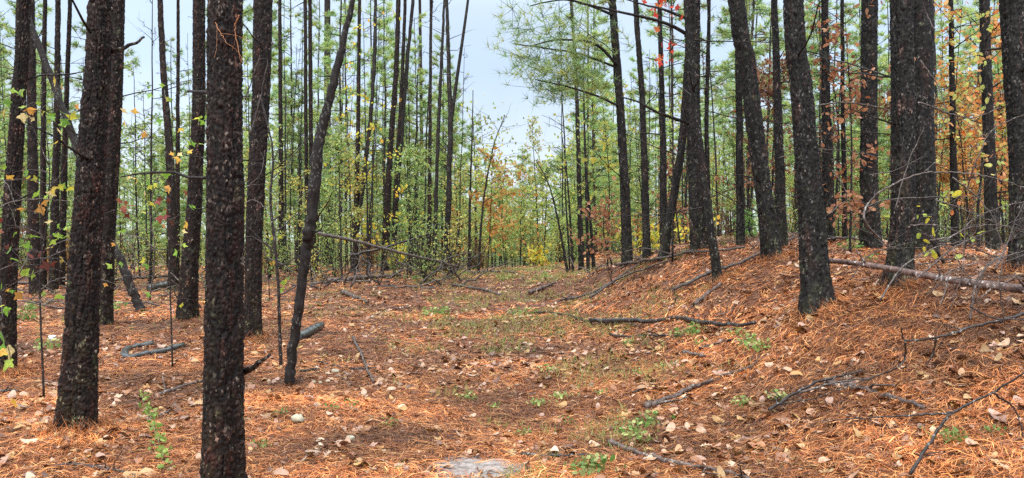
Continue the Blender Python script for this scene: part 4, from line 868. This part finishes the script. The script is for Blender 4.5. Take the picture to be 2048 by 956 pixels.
for i in range(46):       # the tangle of dead limbs beside the track
    px = q.uniform(600, 930); d0 = q.uniform(17.5, 21); x = (px - CX) / F * d0; z = float(hgt(x, d0)); n = 9; ln = q.uniform(.8, 2.6); a = q.uniform(0, 6.28); el = q.uniform(-.05, .7)
    p = np.array([x, d0, z]) + np.linspace(0, 1, n)[:, None] * ln * np.array([math.cos(a) * math.cos(el), math.sin(a) * math.cos(el) * .5, math.sin(el)]); p[1:] += np.cumsum(q.normal(size=(n - 1, 3)) * .05, 0); p[:, 2] = np.maximum(p[:, 2], hgt(p[:, 0], p[:, 1]) + .01)
    b = MB(); V, fc = tube(p, np.linspace(.024, .006, n) * q.uniform(.6, 1.3), 5); b.add(V, fc, np.ones(3) * q.uniform(.5, 1.6))
    for k in range(4):
        j = q.integers(2, n - 1); tw = p[j] + np.linspace(0, 1, 4)[:, None] * q.normal(size=3) * .4; V, fc = tube(tw, [.007, .005, .004, .003], 3, False); b.add(V, fc)
    o = b.obj('dead_branch', M_TWIG, None, p[0]); tag(o, f'dead grey branch in the brush pile, {where(px, d0, 17, 21)}', 'branch', 'dead branches in the brush pile left of the track')
for i in range(75):       # brush among the left pines
    px = q.uniform(-60, 560); d0 = q.uniform(14, 24); x = (px - CX) / F * d0; z = float(hgt(x, d0)); n = 8; ln = q.uniform(.6, 2.4); a = q.uniform(0, 6.28); el = q.uniform(-.1, .6)
    p = np.array([x, d0, z]) + np.linspace(0, 1, n)[:, None] * ln * np.array([math.cos(a), math.sin(a) * .5, math.sin(el)]); p[1:] += np.cumsum(q.normal(size=(n - 1, 3)) * .05, 0); p[:, 2] = np.maximum(p[:, 2], hgt(p[:, 0], p[:, 1]) + .01)
    b = MB(); V, fc = tube(p, np.linspace(.022, .005, n), 5); b.add(V, fc, np.ones(3) * q.uniform(.7, 1.7)); o = b.obj('dead_branch', M_TWIG, None, p[0]); tag(o, f'dead branch on the needles, {where(px, d0, 14, 24)}', 'branch', 'dead branches among the left pines')
for i in range(26):       # brush at the foot of the bank, right
    px = q.uniform(1150, 1330); d0 = q.uniform(14, 19); x = (px - CX) / F * d0; z = float(hgt(x, d0)); n = 8; ln = q.uniform(.6, 2.0); a = q.uniform(0, 6.28); el = q.uniform(-.1, .6)
    p = np.array([x, d0, z]) + np.linspace(0, 1, n)[:, None] * ln * np.array([math.cos(a), math.sin(a) * .5, math.sin(el)]); p[1:] += np.cumsum(q.normal(size=(n - 1, 3)) * .05, 0); p[:, 2] = np.maximum(p[:, 2], hgt(p[:, 0], p[:, 1]) + .01)
    b = MB(); V, fc = tube(p, np.linspace(.016, .004, n), 5); b.add(V, fc, np.ones(3) * q.uniform(.8, 1.6)); o = b.obj('dead_branch', M_TWIG, None, p[0]); tag(o, f'dead grey branch below the bank, {where(px, d0, 14, 19)}', 'branch', 'dead branches at the foot of the right bank')

for i in range(44):       # twiggy brush on the bank
    px = q.uniform(1330, 2060); d0 = q.uniform(8.5, 19); x = (px - CX) / F * d0; z = float(hgt(x, d0)); n = 8; ln = q.uniform(.4, 1.6); a = q.uniform(0, 6.28); el = q.uniform(-.1, .5)
    p = np.array([x, d0, z]) + np.linspace(0, 1, n)[:, None] * ln * np.array([math.cos(a), math.sin(a) * .6, math.sin(el)]); p[1:] += np.cumsum(q.normal(size=(n - 1, 3)) * .03, 0); p[:, 2] = np.maximum(p[:, 2], hgt(p[:, 0], p[:, 1]) + .01)
    b = MB(); V, fc = tube(p, np.linspace(.011, .003, n), 5); b.add(V, fc, np.ones(3) * q.uniform(.6, 1.4))
    for k in range(4):
        j = q.integers(2, n - 1); tw = p[j] + np.linspace(0, 1, 4)[:, None] * (q.normal(size=3) * .2 + [0, 0, .08]); V, fc = tube(tw, [.004, .003, .002, .001], 3, False); b.add(V, fc)
    o = b.obj('dead_branch', M_TWIG, None, p[0]); tag(o, f'thin dead branch, {where(px, d0, 8.5, 19)}', 'branch', 'thin dead branches on the right bank')
# root ball of a fallen tree at the track end
def root_ball():
    c = at(950, 540); b = MB(); q = np.random.default_rng(4); n = 14; m = 20
    th = np.linspace(0, 2 * math.pi, m, endpoint=False); ph = np.linspace(0, math.pi, n)
    PH, TH = np.meshgrid(ph, th, indexing='ij'); rr = .34 * (1 + .5 * vnoise(TH * 1.5 + 3, PH * 3, 6) + .3 * vnoise(TH * 5, PH * 6, 7))
    V = np.stack([rr * np.sin(PH) * np.cos(TH) * 1.1, rr * np.sin(PH) * np.sin(TH) * .8, rr * np.cos(PH) * 1.1 + .22], -1).reshape(-1, 3) + c
    i = np.arange(n - 1)[:, None] * m; j = np.arange(m)[None]; j2 = (j + 1) % m; b.add(V, np.stack([i + j, i + m + j, i + m + j2, i + j2], -1).reshape(-1, 4), (.6, .45, .35))
    root = empty('tree_stump', c, 'dark uprooted stump with ragged roots at the far left end of the track', 'stump'); b.obj('stump_body', M_LOG, root, c)
    for k in range(14):
        a = q.uniform(0, 6.28); s = np.linspace(0, 1, 5)[:, None]; p = c + [0, 0, .25] + s * q.uniform(.3, .65) * np.array([math.cos(a), q.normal() * .5, abs(math.sin(a)) * .8]); p[1:] += q.normal(size=(4, 3)) * .04
        bb = MB(); V, fc = tube(p, np.linspace(.035, .008, 5), 5); bb.add(V, fc, (.6, .5, .4)); bb.obj('root', M_LOG, root, c)
root_ball()

# ------------------------------------------------------------------ sweetgum saplings at left, leaf clusters
GY_ = [(.25, .46, .06), (.32, .50, .07), (.20, .40, .07), (.62, .60, .08), (.38, .52, .08)]
YO = [(.72, .42, .07), (.74, .54, .08), (.66, .33, .08), (.72, .58, .26)]
def leafy_sapling(label, base, d, stem, twigs, clusters, leafsize, seed, extra=()):
    """stem: px polyline; twigs: list of px polylines; clusters: (px,py,n,palette) each leaf hangs on a short twig to the stem"""
    q = np.random.default_rng(seed); g0 = at(*base) if d is None else None
    if d is not None: g0 = P(base[0], base[1], d); g0[2] = float(hgt(g0[0], g0[1]))
    d = g0[1]; root = empty('sapling', g0, label, 'sapling')
    S3 = [g0] + [P(x, y, d + q.normal() * .05) for x, y in stem]; p3 = spline(S3, 40); b = MB(); V, fc = tube(p3, np.linspace(.011, .003, 40), 6); b.add(V, fc); b.obj('stem', M_TWIG_DARK, root, g0)
    tb = MB(); allp = [p3]
    for tw in twigs:
        t3 = spline([P(x, y, d + q.normal() * .12) for x, y in tw], 16); V, fc = tube(t3, np.linspace(.005, .002, 16), 5); tb.add(V, fc, (1.6, 1.4, 1.3)); allp.append(t3)
    A = np.concatenate(allp); fo = MB()
    for px, py, n, pal in clusters:
        C0 = P(px, py, d + q.normal() * .15); i = int(np.argmin(((A - C0) ** 2).sum(1) + 4 * np.maximum(0, A[:, 2] - C0[2])))
        t3 = spline([A[i], (A[i] + C0) / 2 + [0, 0, .03], C0], 8); V, fc = tube(t3, np.linspace(.003, .0012, 8), 4, False); tb.add(V, fc, (1.6, 1.4, 1.3))
        C = C0 + q.normal(size=(n, 3)) * np.array([.055, .08, .045]); fo.add(*leaves_on(C, leafsize, pal, seed * 100 + int(px)))
    if tb.n: tb.obj('twigs', M_TWIG_DARK, root, g0)
    fo.obj('foliage', M_LEAF, root, g0); return root
RD = [(.24, .05, .035), (.17, .045, .03), (.30, .09, .04)]
leafy_sapling('sweetgum sapling with star leaves, green and yellow, in front of the edge pine at left', (88, 700), 6.8, [(80, 560), (95, 430), (98, 320), (80, 190)],
  [[(85, 470), (50, 455), (10, 450)], [(90, 480), (140, 450), (230, 420)], [(96, 380), (130, 330), (140, 230)], [(84, 540), (40, 560), (-10, 590)], [(97, 330), (60, 240), (40, 190)], [(86, 520), (130, 500), (200, 480)]],
  [(30, 190, 2, GY_), (32, 225, 3, YO), (50, 180, 2, GY_), (65, 222, 3, YO), (85, 208, 1, GY_), (55, 205, 1, GY_), (112, 240, 5, GY_), (100, 215, 2, GY_), (140, 225, 1, YO), (125, 180, 1, YO), (120, 270, 2, YO), (88, 162, 1, YO), (140, 235, 2, GY_),
   (60, 345, 2, GY_), (120, 365, 4, GY_), (115, 370, 2, YO), (145, 372, 2, GY_), (25, 345, 2, GY_), (8, 360, 1, YO), (75, 395, 3, GY_), (90, 400, 2, YO), (20, 415, 2, YO), (55, 430, 1, YO), (15, 425, 1, GY_), (130, 460, 5, GY_), (110, 468, 3, GY_), (68, 470, 2, GY_), (45, 450, 1, GY_),
   (118, 500, 3, YO), (62, 480, 2, GY_), (40, 580, 3, YO), (20, 570, 2, GY_), (75, 550, 2, GY_), (110, 590, 3, GY_), (130, 545, 1, GY_), (28, 500, 2, GY_), (10, 500, 1, RD), (50, 500, 2, RD), (5, 460, 2, RD), (90, 520, 2, RD)], .084, 1)
leafy_sapling('sweetgum sapling with scattered yellow and green leaves between the overlapping pair and the nearest pine', (345, 645), 8.6, [(340, 560), (338, 450), (345, 330), (330, 190)],
  [[(340, 470), (300, 460), (255, 470)], [(340, 440), (375, 420), (400, 380)], [(342, 370), (300, 330), (262, 270)], [(344, 340), (370, 290), (400, 240)], [(340, 500), (290, 500), (240, 500)]],
  [(238, 226, 1, YO), (328, 180, 2, GY_), (335, 200, 2, GY_), (330, 240, 1, GY_), (375, 220, 2, GY_), (392, 228, 3, GY_), (404, 233, 1, GY_), (278, 258, 3, YO), (265, 218, 1, YO), (388, 290, 4, GY_), (365, 308, 4, YO), (353, 272, 1, YO), (265, 358, 3, YO), (300, 360, 3, GY_), (302, 378, 1, YO), (282, 363, 1, GY_), (328, 374, 1, YO),
   (350, 372, 1, YO), (338, 352, 1, GY_), (295, 415, 2, GY_), (378, 412, 2, GY_), (372, 445, 2, YO), (220, 478, 1, YO), (252, 467, 2, GY_), (310, 440, 1, YO), (245, 432, 2, RD), (325, 415, 3, RD), (330, 430, 2, RD), (340, 440, 2, RD), (232, 390, 2, RD), (250, 405, 2, RD), (335, 395, 2, RD), (372, 490, 2, GY_),
   (290, 525, 3, GY_), (240, 530, 2, GY_), (220, 555, 1, YO), (312, 575, 1, GY_), (388, 600, 1, GY_)], .088, 2)
leafy_sapling('low sweetgum shoot at the left edge with green leaves near the ground', (-12, 790), 5.6, [(-5, 700), (5, 640), (0, 590)], [[(0, 660), (15, 690), (22, 720)]],
  [(5, 655, 3, GY_), (0, 700, 3, YO), (10, 720, 2, GY_), (15, 765, 1, YO), (5, 600, 2, GY_), (3, 730, 1, GY_)], .13, 3)
leafy_sapling('small green leaved shoot behind the leaning young tree', (540, 600), None, [(535, 540), (530, 500), (545, 470)], [], [(535, 480, 3, GY_), (540, 500, 3, GY_), (545, 520, 2, YO), (525, 545, 3, GY_), (553, 470, 3, GY_), (570, 560, 3, GY_), (560, 575, 3, GY_)], .11, 4)

# yellow leaved saplings amid the trunks
def dotted_sapling(label, base, top, spread_px, n, pal, size, seed, d=None, y0=0, tpl=OVAL, cat='sapling', ntw=14, ilo=5):
    q = np.random.default_rng(seed); g0 = at(*base) if d is None else P(base[0], base[1], d)
    if d is not None: g0[2] = float(hgt(g0[0], g0[1]))
    d = g0[1]; T = P(top[0], top[1], d); root = empty('sapling', g0, label, cat); p3 = spline([g0, (g0 + T) / 2 + [q.normal() * .1, 0, 0], T], 30)
    V, fc = tube(p3, np.linspace(.02, .004, 30), 6); MB().add(V, fc).obj('stem', M_BARK_THIN, root, g0); tb = MB(); pts = []
    for k in range(ntw):
        i = q.integers(ilo, 29); dx = q.normal() * spread_px / F * d; E = p3[i] + [dx, q.normal() * .5, abs(dx) * q.uniform(-.1, .7)]; t3 = spline([p3[i], (p3[i] + E) / 2 + q.normal(size=3) * .06, E], 12); V, fc = tube(t3, np.linspace(.007, .002, 12), 4, False); tb.add(V, fc); pts.append(t3[2:])
    tb.obj('limbs', M_BARK_THIN, root, g0); A = np.concatenate(pts); C = A[q.integers(0, len(A), n)] + q.normal(size=(n, 3)) * .08
    C[:, 2] = np.maximum(C[:, 2], hgt(C[:, 0], C[:, 1]) + .1); MB().add(*leaves_on(C, size, pal, seed + 1, tpl)).obj('foliage', M_LEAF, root, g0); return root
YL = [(.72, .55, .06), (.66, .60, .08), (.74, .44, .06), (.50, .55, .08)]
dotted_sapling('yellow leaved sapling among the thin trunks left of the trunk bundle', (735, 548), (752, 180), 46, 170, YL, .12, 71)
dotted_sapling('low yellow leaved bush behind the trunk bundle', (800, 548), (790, 380), 40, 170, YL, .13, 72)
dotted_sapling('yellow leaved sapling with sparse high leaves in front of the thin trunk pair', (690, 550), (720, 20), 42, 110, YL, .11, 73)
dotted_sapling('orange leaved oak sapling at the left side of the track end', (975, 547), (985, 300), 48, 330, [(.60, .26, .06), (.55, .32, .10), (.62, .40, .12)], .13, 74, ntw=22)
dotted_sapling('broad orange brown leaved tree right of the track end stump', (1010, 548), (1010, 330), 40, 260, [(.52, .27, .09), (.48, .38, .12), (.38, .44, .13)], .14, 75, d=26, ntw=22)
PG = [(.42, .52, .14), (.52, .56, .15), (.34, .47, .14), (.60, .52, .14)]
for k_, (px_b, py_t, dd, lb) in enumerate([(1010, 335, 34, 'airy yellow green tree closing the left of the track end'), (1040, 375, 38, 'airy yellow green tree left of the middle of the track end'), (1062, 330, 44, 'tallest pale green tree straight beyond the track'), (1088, 385, 36, 'rounded pale green tree right of the middle of the track end'),
        (1118, 330, 40, 'airy pale green tree at the right of the track end'), (1142, 280, 33, 'tall pale green tree beside the sky gap trunk'), (985, 290, 36, 'tall yellow green tree left of the track end'), (950, 300, 32, 'yellow green tree behind the forked trunk')]):
    dotted_sapling(lb, (px_b, 548), (px_b + 4, py_t), 34, 620, PG, .13, 700 + k_, d=dd, ntw=34, cat='tree')
dotted_sapling('yellow leaved shrub low at the far end of the track', (1075, 545), (1078, 495), 14, 130, YL, .13, 76, d=24)
dotted_sapling('yellow green leafed tree high behind the left side of the sky gap', (985, 548), (960, 220), 60, 260, [(.34, .38, .08), (.45, .42, .08), (.26, .34, .08)], .13, 77, d=30, ntw=24)
dotted_sapling('low yellow green bush at the feet of the bank pines', (1300, 505), (1295, 455), 26, 150, YL, .11, 78, d=16)
dotted_sapling('yellow green bush behind the thick bank pine', (1385, 500), (1375, 445), 30, 130, YL, .11, 79, d=17)
dotted_sapling('olive leaved sapling behind the first bank pine', (1215, 530), (1205, 200), 40, 170, [(.38, .40, .08), (.50, .44, .08)], .11, 80, d=17)
BR = [(.30, .12, .055), (.38, .18, .09), (.24, .09, .045), (.42, .22, .12)]
dotted_sapling('sapling hung with dead brown leaves right of the big scaly pine', (1700, 500), (1690, 30), 62, 380, BR, .085, 81, d=10.5, ntw=30)
dotted_sapling('sapling with curled dead rust leaves behind the straight grey pine', (1665, 495), (1650, 60), 40, 260, BR, .085, 82, d=12.5, ntw=24)
dotted_sapling('brown leaved beech sapling low behind the first bank pine', (1225, 525), (1215, 390), 34, 300, BR, .10, 83, d=16, ntw=26)
dotted_sapling('orange leaved oak behind the pines at the right edge', (1930, 500), (1925, 0), 75, 380, [(.55, .27, .10), (.56, .34, .12), (.60, .20, .06), (.44, .44, .12), (.36, .44, .12), (.55, .50, .14)], .10, 84, d=12.5, ntw=34)
dotted_sapling('pinkish orange leaved maple glimpsed between the right edge pines', (1995, 500), (1990, 60), 40, 260, [(.62, .30, .14), (.58, .24, .09), (.35, .42, .10)], .12, 85, d=15, ntw=26)
dotted_sapling('yellow leaved shoot beside the thick right pine pair', (1890, 500), (1888, 400), 14, 26, [(.70, .62, .06), (.45, .55, .10)], .10, 86, d=8.5, ntw=8)
dotted_sapling('scarlet leaved maple showing only at the top between the bank pines', (1345, 505), (1335, -60), 30, 60, [(.62, .09, .04), (.52, .06, .04), (.60, .16, .05)], .11, 87, d=13, ntw=12, tpl=STAR, ilo=21)
dotted_sapling('green leaved evergreen shrub beside the strongly leaning pine', (1505, 510), (1505, 425), 20, 120, [(.13, .26, .07), (.20, .33, .08)], .10, 88, d=13.5, ntw=14)
dotted_sapling('brown leaved sapling between the curved trunk and the thick bank pine', (1360, 510), (1350, 300), 30, 140, BR, .09, 89, d=15, ntw=18)

# ------------------------------------------------------------------ bare twigs in the right foreground
def bare_shrub(label, d, polys, w0, seed, mat=M_TWIG, subtw=3, name='bare_branch'):
    q = np.random.default_rng(seed); first = P(polys[0][0][0], polys[0][0][1], d); root = empty(name, first, label, 'branch')
    for k, pl in enumerate(polys):
        pts = np.array([P(p[0], p[1], d + (p[2] if len(p) > 2 else q.normal() * .05)) for p in pl]); n = len(pl) * 7; p3 = spline(pts, n); p3[1:-1] += q.normal(size=(n - 2, 3)) * .0025
        w = w0 * (1 if k == 0 else .65) / F * d / 2; b = MB(); V, fc = tube(p3, np.linspace(w, w * .35, n), 6); b.add(V, fc, np.ones(3) * q.uniform(.9, 1.4))
        for j in range(subtw):
            i = q.integers(3, n - 1); tg = norm(p3[min(i + 1, n - 1)] - p3[i - 1]); dr = norm(tg + q.normal(size=3) * .75); ln = q.uniform(.06, .3); tw = p3[i] + np.linspace(0, 1, 5)[:, None] * dr * ln; tw[1:] += np.cumsum(q.normal(size=(4, 3)) * .006, 0)
            V, fc = tube(tw, np.linspace(w * .35, .0008, 5), 4, False); b.add(V, fc)
        b.obj('twig', mat, root, first)
    return root
bare_shrub('dark wet branch rising from the ground to the right edge above the lower right corner', 4.1, [[(1820, 948, -.1), (1868, 872), (1905, 826), (1980, 788), (2055, 742), (2110, 700)], [(1905, 826), (1840, 830), (1770, 833), (1700, 838), (1640, 842)], [(1985, 785), (2030, 820), (2048, 880)]], 7.5, 1, M_TWIG_DARK)
bare_shrub('dark bent branch entering from the right edge above the rotten log', 4.9, [[(2080, 615), (2020, 636), (1950, 652), (1885, 672), (1832, 681), (1808, 679), (1802, 655)], [(1810, 680), (1810, 712), (1798, 732), (1760, 750), (1690, 775), (1610, 802)], [(1872, 678), (1866, 705), (1850, 735)], [(1940, 612), (1985, 635), (2060, 640)]], 7, 2, M_TWIG_DARK)
bare_shrub('pale grey arching twig crossing the thick right pine pair', 5.6, [[(1760, 478), (1728, 440), (1738, 405), (1775, 375), (1840, 348), (1905, 345), (1975, 353), (2060, 378)], [(1733, 415), (1770, 400), (1850, 395), (1950, 392)], [(1733, 445), (1750, 470), (1770, 490), (1800, 498)]], 5, 3)
bare_shrub('pale twigs fanning up from the ground before the right edge pine', 5.2, [[(1940, 640), (1955, 560), (1990, 520), (2055, 500)], [(1830, 560), (1900, 500), (1960, 470), (2060, 430)], [(1850, 590), (1900, 560), (1980, 552), (2060, 560)], [(1870, 400), (1930, 420), (1990, 445), (2060, 470)], [(1890, 480), (1940, 455), (2000, 450), (2060, 462)], [(1935, 375), (1950, 330), (1985, 260), (2060, 225)], [(1860, 480), (1910, 470), (1960, 430), (2055, 400)], [(1905, 355), (1960, 400), (2000, 455)]], 5, 4, subtw=5)
bare_shrub('thin curved light twigs on the front of the thick right pine', 6.3, [[(1836, 205), (1855, 210), (1900, 228), (1950, 235), (2000, 214)], [(1790, 420), (1815, 330), (1850, 250), (1875, 190)], [(1740, 350), (1790, 340), (1850, 312)], [(1840, 120), (1880, 180), (1900, 260)], [(1870, 60), (1850, 20), (1852, -20)]], 4, 5, subtw=4)
bare_shrub('fine reddish twigs at the right edge above the bank', 4.6, [[(1990, 540), (2020, 480), (2060, 440)], [(1960, 600), (2000, 560), (2060, 545)], [(1860, 470), (1900, 500), (1940, 560), (1960, 610)], [(1820, 450), (1880, 452), (1960, 480), (2060, 520)], [(1900, 620), (1925, 540), (1932, 450), (1960, 380)], [(2010, 650), (2000, 560), (2020, 470), (2050, 400)], [(1870, 560), (1930, 530), (2000, 525), (2060, 505)]], 4, 6, subtw=9)
bare_shrub('tangle of thin grey twigs low beside the fallen log', 6.0, [[(1760, 600), (1800, 540), (1860, 500), (1930, 480)], [(1880, 610), (1900, 540), (1890, 470), (1910, 400)], [(1700, 560), (1740, 510), (1800, 490)], [(1950, 600), (1980, 520), (2030, 470)]], 4, 16, subtw=9)
bare_shrub('wiry thin twigs standing before the kinked slim pine', 9.0, [[(300, 600), (310, 500), (300, 420), (320, 340)], [(260, 590), (270, 520), (250, 450)], [(330, 520), (290, 480), (250, 470)], [(60, 600), (110, 560), (180, 555), (240, 570)]], 4, 17, subtw=9)
bare_shrub('thin bare twigs crossing between the big scaly pine and the fallen log', 8.2, [[(1640, 210), (1690, 205), (1760, 215), (1820, 235)], [(1560, 315), (1620, 300), (1700, 302), (1780, 320)], [(1655, 430), (1700, 400), (1760, 420)], [(1665, 340), (1690, 380), (1715, 470)]], 4, 7, subtw=5)
bare_shrub('thin wiry dead twigs in front of the trunk behind the nearest pine', 7.0, [[(500, 270), (520, 200), (535, 120)], [(485, 410), (510, 400), (545, 430)], [(485, 380), (520, 350), (530, 300)], [(490, 200), (510, 140), (520, 110)]], 4, 8, subtw=3)
bare_shrub('pale wiry twigs crossing the edge pine at the left', 5.9, [[(-10, 420), (20, 405), (70, 398), (140, 402)], [(-10, 350), (15, 370), (30, 410)], [(40, 545), (60, 500), (58, 440), (65, 410)], [(0, 540), (50, 520), (130, 515)], [(90, 500), (140, 480), (200, 500)]], 3.6, 9, subtw=5)
bare_shrub('orange fallen needles and a dead twig caught on the nearest pine', 4.12, [[(478, 30), (470, 60), (482, 125)], [(430, 45), (450, 80), (480, 105)]], 3, 10, mat=mat_plain('rust_twig', (.25, .10, .04), (.45, .20, .09), 30), subtw=2)

# ------------------------------------------------------------------ weeds, grass, vine, stones, litter
def weed_mesh(n, h, seed, pal=((.15, .27, .06), (.22, .32, .09), (.34, .37, .13))):
    q = np.random.default_rng(seed); b = MB(); a = q.uniform(0, 6.28, n); el = q.uniform(.3, 1.3, n)
    base = q.normal(size=(n, 3)) * np.array([h * .35, h * .35, 0]); dr = np.stack([np.cos(a) * np.cos(el), np.sin(a) * np.cos(el), np.sin(el)], 1)
    c = np.array(pal)[q.integers(0, len(pal), n)]; V, f_, t = blades(base, dr, h * q.uniform(.5, 1.2, n), .006, c); b.add(V, f_, t)
    C = base + dr * h * q.uniform(.3, .9, (n, 1)); b.add(*leaves_on(C, h * .32, pal, seed, OVAL, hang=-.1)); return b.mesh('weed', M_GRASS)
WM = [weed_mesh(26, .11, 500), weed_mesh(18, .08, 501), weed_mesh(34, .14, 502)]
spots = [(1265, 872, 2), (1300, 850, 2), (1240, 850, 1), (1287, 885, 0), (940, 800, 0), (985, 818, 1), (666, 822, 1), (700, 815, 1), (862, 632, 2), (885, 630, 2), (1360, 675, 0), (1385, 668, 2), (1500, 690, 2), (1520, 700, 2), (1480, 672, 0), (1120, 798, 0), (1200, 790, 1), (1075, 812, 0), (1045, 870, 1),
         (1172, 950, 2), (1190, 945, 2), (1100, 745, 0), (1280, 752, 1), (1050, 632, 2), (1030, 630, 0), (1010, 560, 2), (1090, 556, 2), (1560, 800, 0), (1490, 812, 0), (1915, 880, 1), (1995, 870, 1), (1910, 885, 0), (775, 852, 1), (560, 830, 1), (1330, 735, 1), (150, 650, 2), (95, 700, 2), (60, 620, 2), (230, 620, 2), (50, 640, 2), (460, 700, 1), (900, 640, 1), (830, 560, 2), (1260, 690, 1), (1400, 690, 1), (520, 900, 1), (1130, 850, 1), (1700, 500, 2), (1740, 520, 1), (1310, 500, 2)]
WG = ['leafy', 'tiny', 'bushy']
for px, py, k in spots:
    g_ = at(px, py); reg = 'near the bottom of the photo' if py > 780 else 'along the middle of the track' if py > 610 else 'far up the slope'
    sc = min(1.5, max(1, g_[1] / 7)); o = link('weed_plant', WM[k], None, g_, random.uniform(0, 6.28), sc); tag(o, f'{WG[k]} green weed sprouting from the needles {reg}', 'weed', f'{WG[k]} weeds {reg}')
# sparse grass on the track (stuff)
q = np.random.default_rng(81); gb = MB(); n = 34000
d0 = 4 + 20 * q.random(n) ** .9; px = 1080 + q.normal(size=n) * 230; x0 = (px - CX) / F * d0
k_ = vnoise(x0 * 1.3, d0 * 1.3, 61) + .5 * vnoise(x0 * 4, d0 * 4, 62) > .16; x0, d0 = x0[k_], d0[k_]
xl = q.uniform(-11, -3, 1400); dl = q.uniform(11, 22, 1400); x0 = np.append(x0, xl); d0 = np.append(d0, dl)
xc = q.uniform(-2.5, 2.2, 1500); dc = q.uniform(17, 24, 1500); x0 = np.append(x0, xc); d0 = np.append(d0, dc); n = len(x0)
dr = norm(q.normal(size=(n, 3)) * .5 + [0, 0, .9]); gc = np.array([(.22, .29, .08), (.34, .34, .11), (.44, .33, .13), (.18, .27, .07), (.46, .27, .10)])[q.integers(0, 4, n)]
V, f_, t = blades(np.stack([x0, d0, hgt(x0, d0) + .005], 1), dr, q.uniform(.04, .11, n) * (1 + d0 * .03), .004 + d0 * .0006, gc); gb.add(V, f_, t)
tag(gb.obj('grass', M_GRASS), 'sparse short grass coming through the needles', 'grass', kind='stuff')
# creeping vine at bottom left
vp = spline([at(x, y) for x, y in [(283, 796), (292, 825), (303, 850), (312, 880), (322, 910), (334, 950)]], 40); vp[:, 2] += .03 + .02 * np.sin(np.arange(40))
g0 = vp[0]; root = empty('vine', g0, 'green creeping vine with small leaves trailing over the needles at bottom left', 'vine')
V, fc = tube(vp, .003, 5); MB().add(V, fc, (1.5, 2, 1)).obj('stem', M_TWIG, root, g0)
C = vp[np.random.default_rng(3).integers(0, 40, 130)] + np.random.default_rng(4).normal(size=(130, 3)) * [.03, .02, .02]
MB().add(*leaves_on(C, .042, [(.30, .48, .10), (.42, .55, .14), (.22, .38, .08)], 5, OVAL, hang=-.2)).obj('foliage', M_LEAF, root, g0)
# stones
def stone(px, py, w, label, seed):
    q = np.random.default_rng(seed); g_ = at(px, py); n, m = 7, 10; rd = w / F * g_[1] / 2; ph = np.linspace(0, math.pi, n); th = np.linspace(0, 2 * math.pi, m, endpoint=False); PH, TH = np.meshgrid(ph, th, indexing='ij')
    rr = rd * (1 + .5 * (q.random((n, m)) - .5)); V = np.stack([rr * np.sin(PH) * np.cos(TH), rr * np.sin(PH) * np.sin(TH) * .8, rr * np.cos(PH) * .65 + rd * .4], -1).reshape(-1, 3) + g_ + [0, 0, .01]
    i = np.arange(n - 1)[:, None] * m; j = np.arange(m)[None]; j2 = (j + 1) % m; b = MB(); b.add(V, np.stack([i + j, i + m + j, i + m + j2, i + j2], -1).reshape(-1, 4)); tag(b.obj('stone', M_STONE, None, g_), label, 'stone', 'pale stones left of the track')
for k, (px, py, w, lb) in enumerate([(596, 846, 28, 'largest pale yellowish stone, right of the nearest pine'), (701, 883, 18, 'round cream stone left of the bare sandy patch'), (671, 748, 17, 'cream stone above the stone cluster'), (628, 768, 9, 'small pale stone, first of the little cluster'), (640, 769, 8, 'small pale stone in the middle of the little cluster'),
        (656, 767, 10, 'small flat pale stone ending the little cluster'), (580, 768, 9, 'small pale stone at the foot of the leaning young tree'), (769, 909, 13, 'small pale stone at the bottom left of the sandy patch'), (745, 637, 9, 'small pale stone beside the green weeds')]): stone(px, py, w, lb, k)
# scrap of white litter at left
g_ = at(105, 682); q = np.random.default_rng(2); n = 6; u, v = np.meshgrid(np.linspace(-.5, .5, n), np.linspace(0, 1, n)); V = np.stack([u * .11, .03 * q.normal(size=(n, n)) * .6, v * .085], -1).reshape(-1, 3) + g_
ii = np.arange(n - 1)[:, None] * n + np.arange(n - 1)[None]; b = MB(); b.add(V, np.stack([ii, ii + 1, ii + n + 1, ii + n], -1).reshape(-1, 4)); o = b.obj('plastic_scrap', M_PAPER, None, g_); so = o.modifiers.new('thick', 'SOLIDIFY'); so.thickness = .004
tag(o, 'crumpled white plastic scrap on the needles left of the big flaky pine', 'litter')
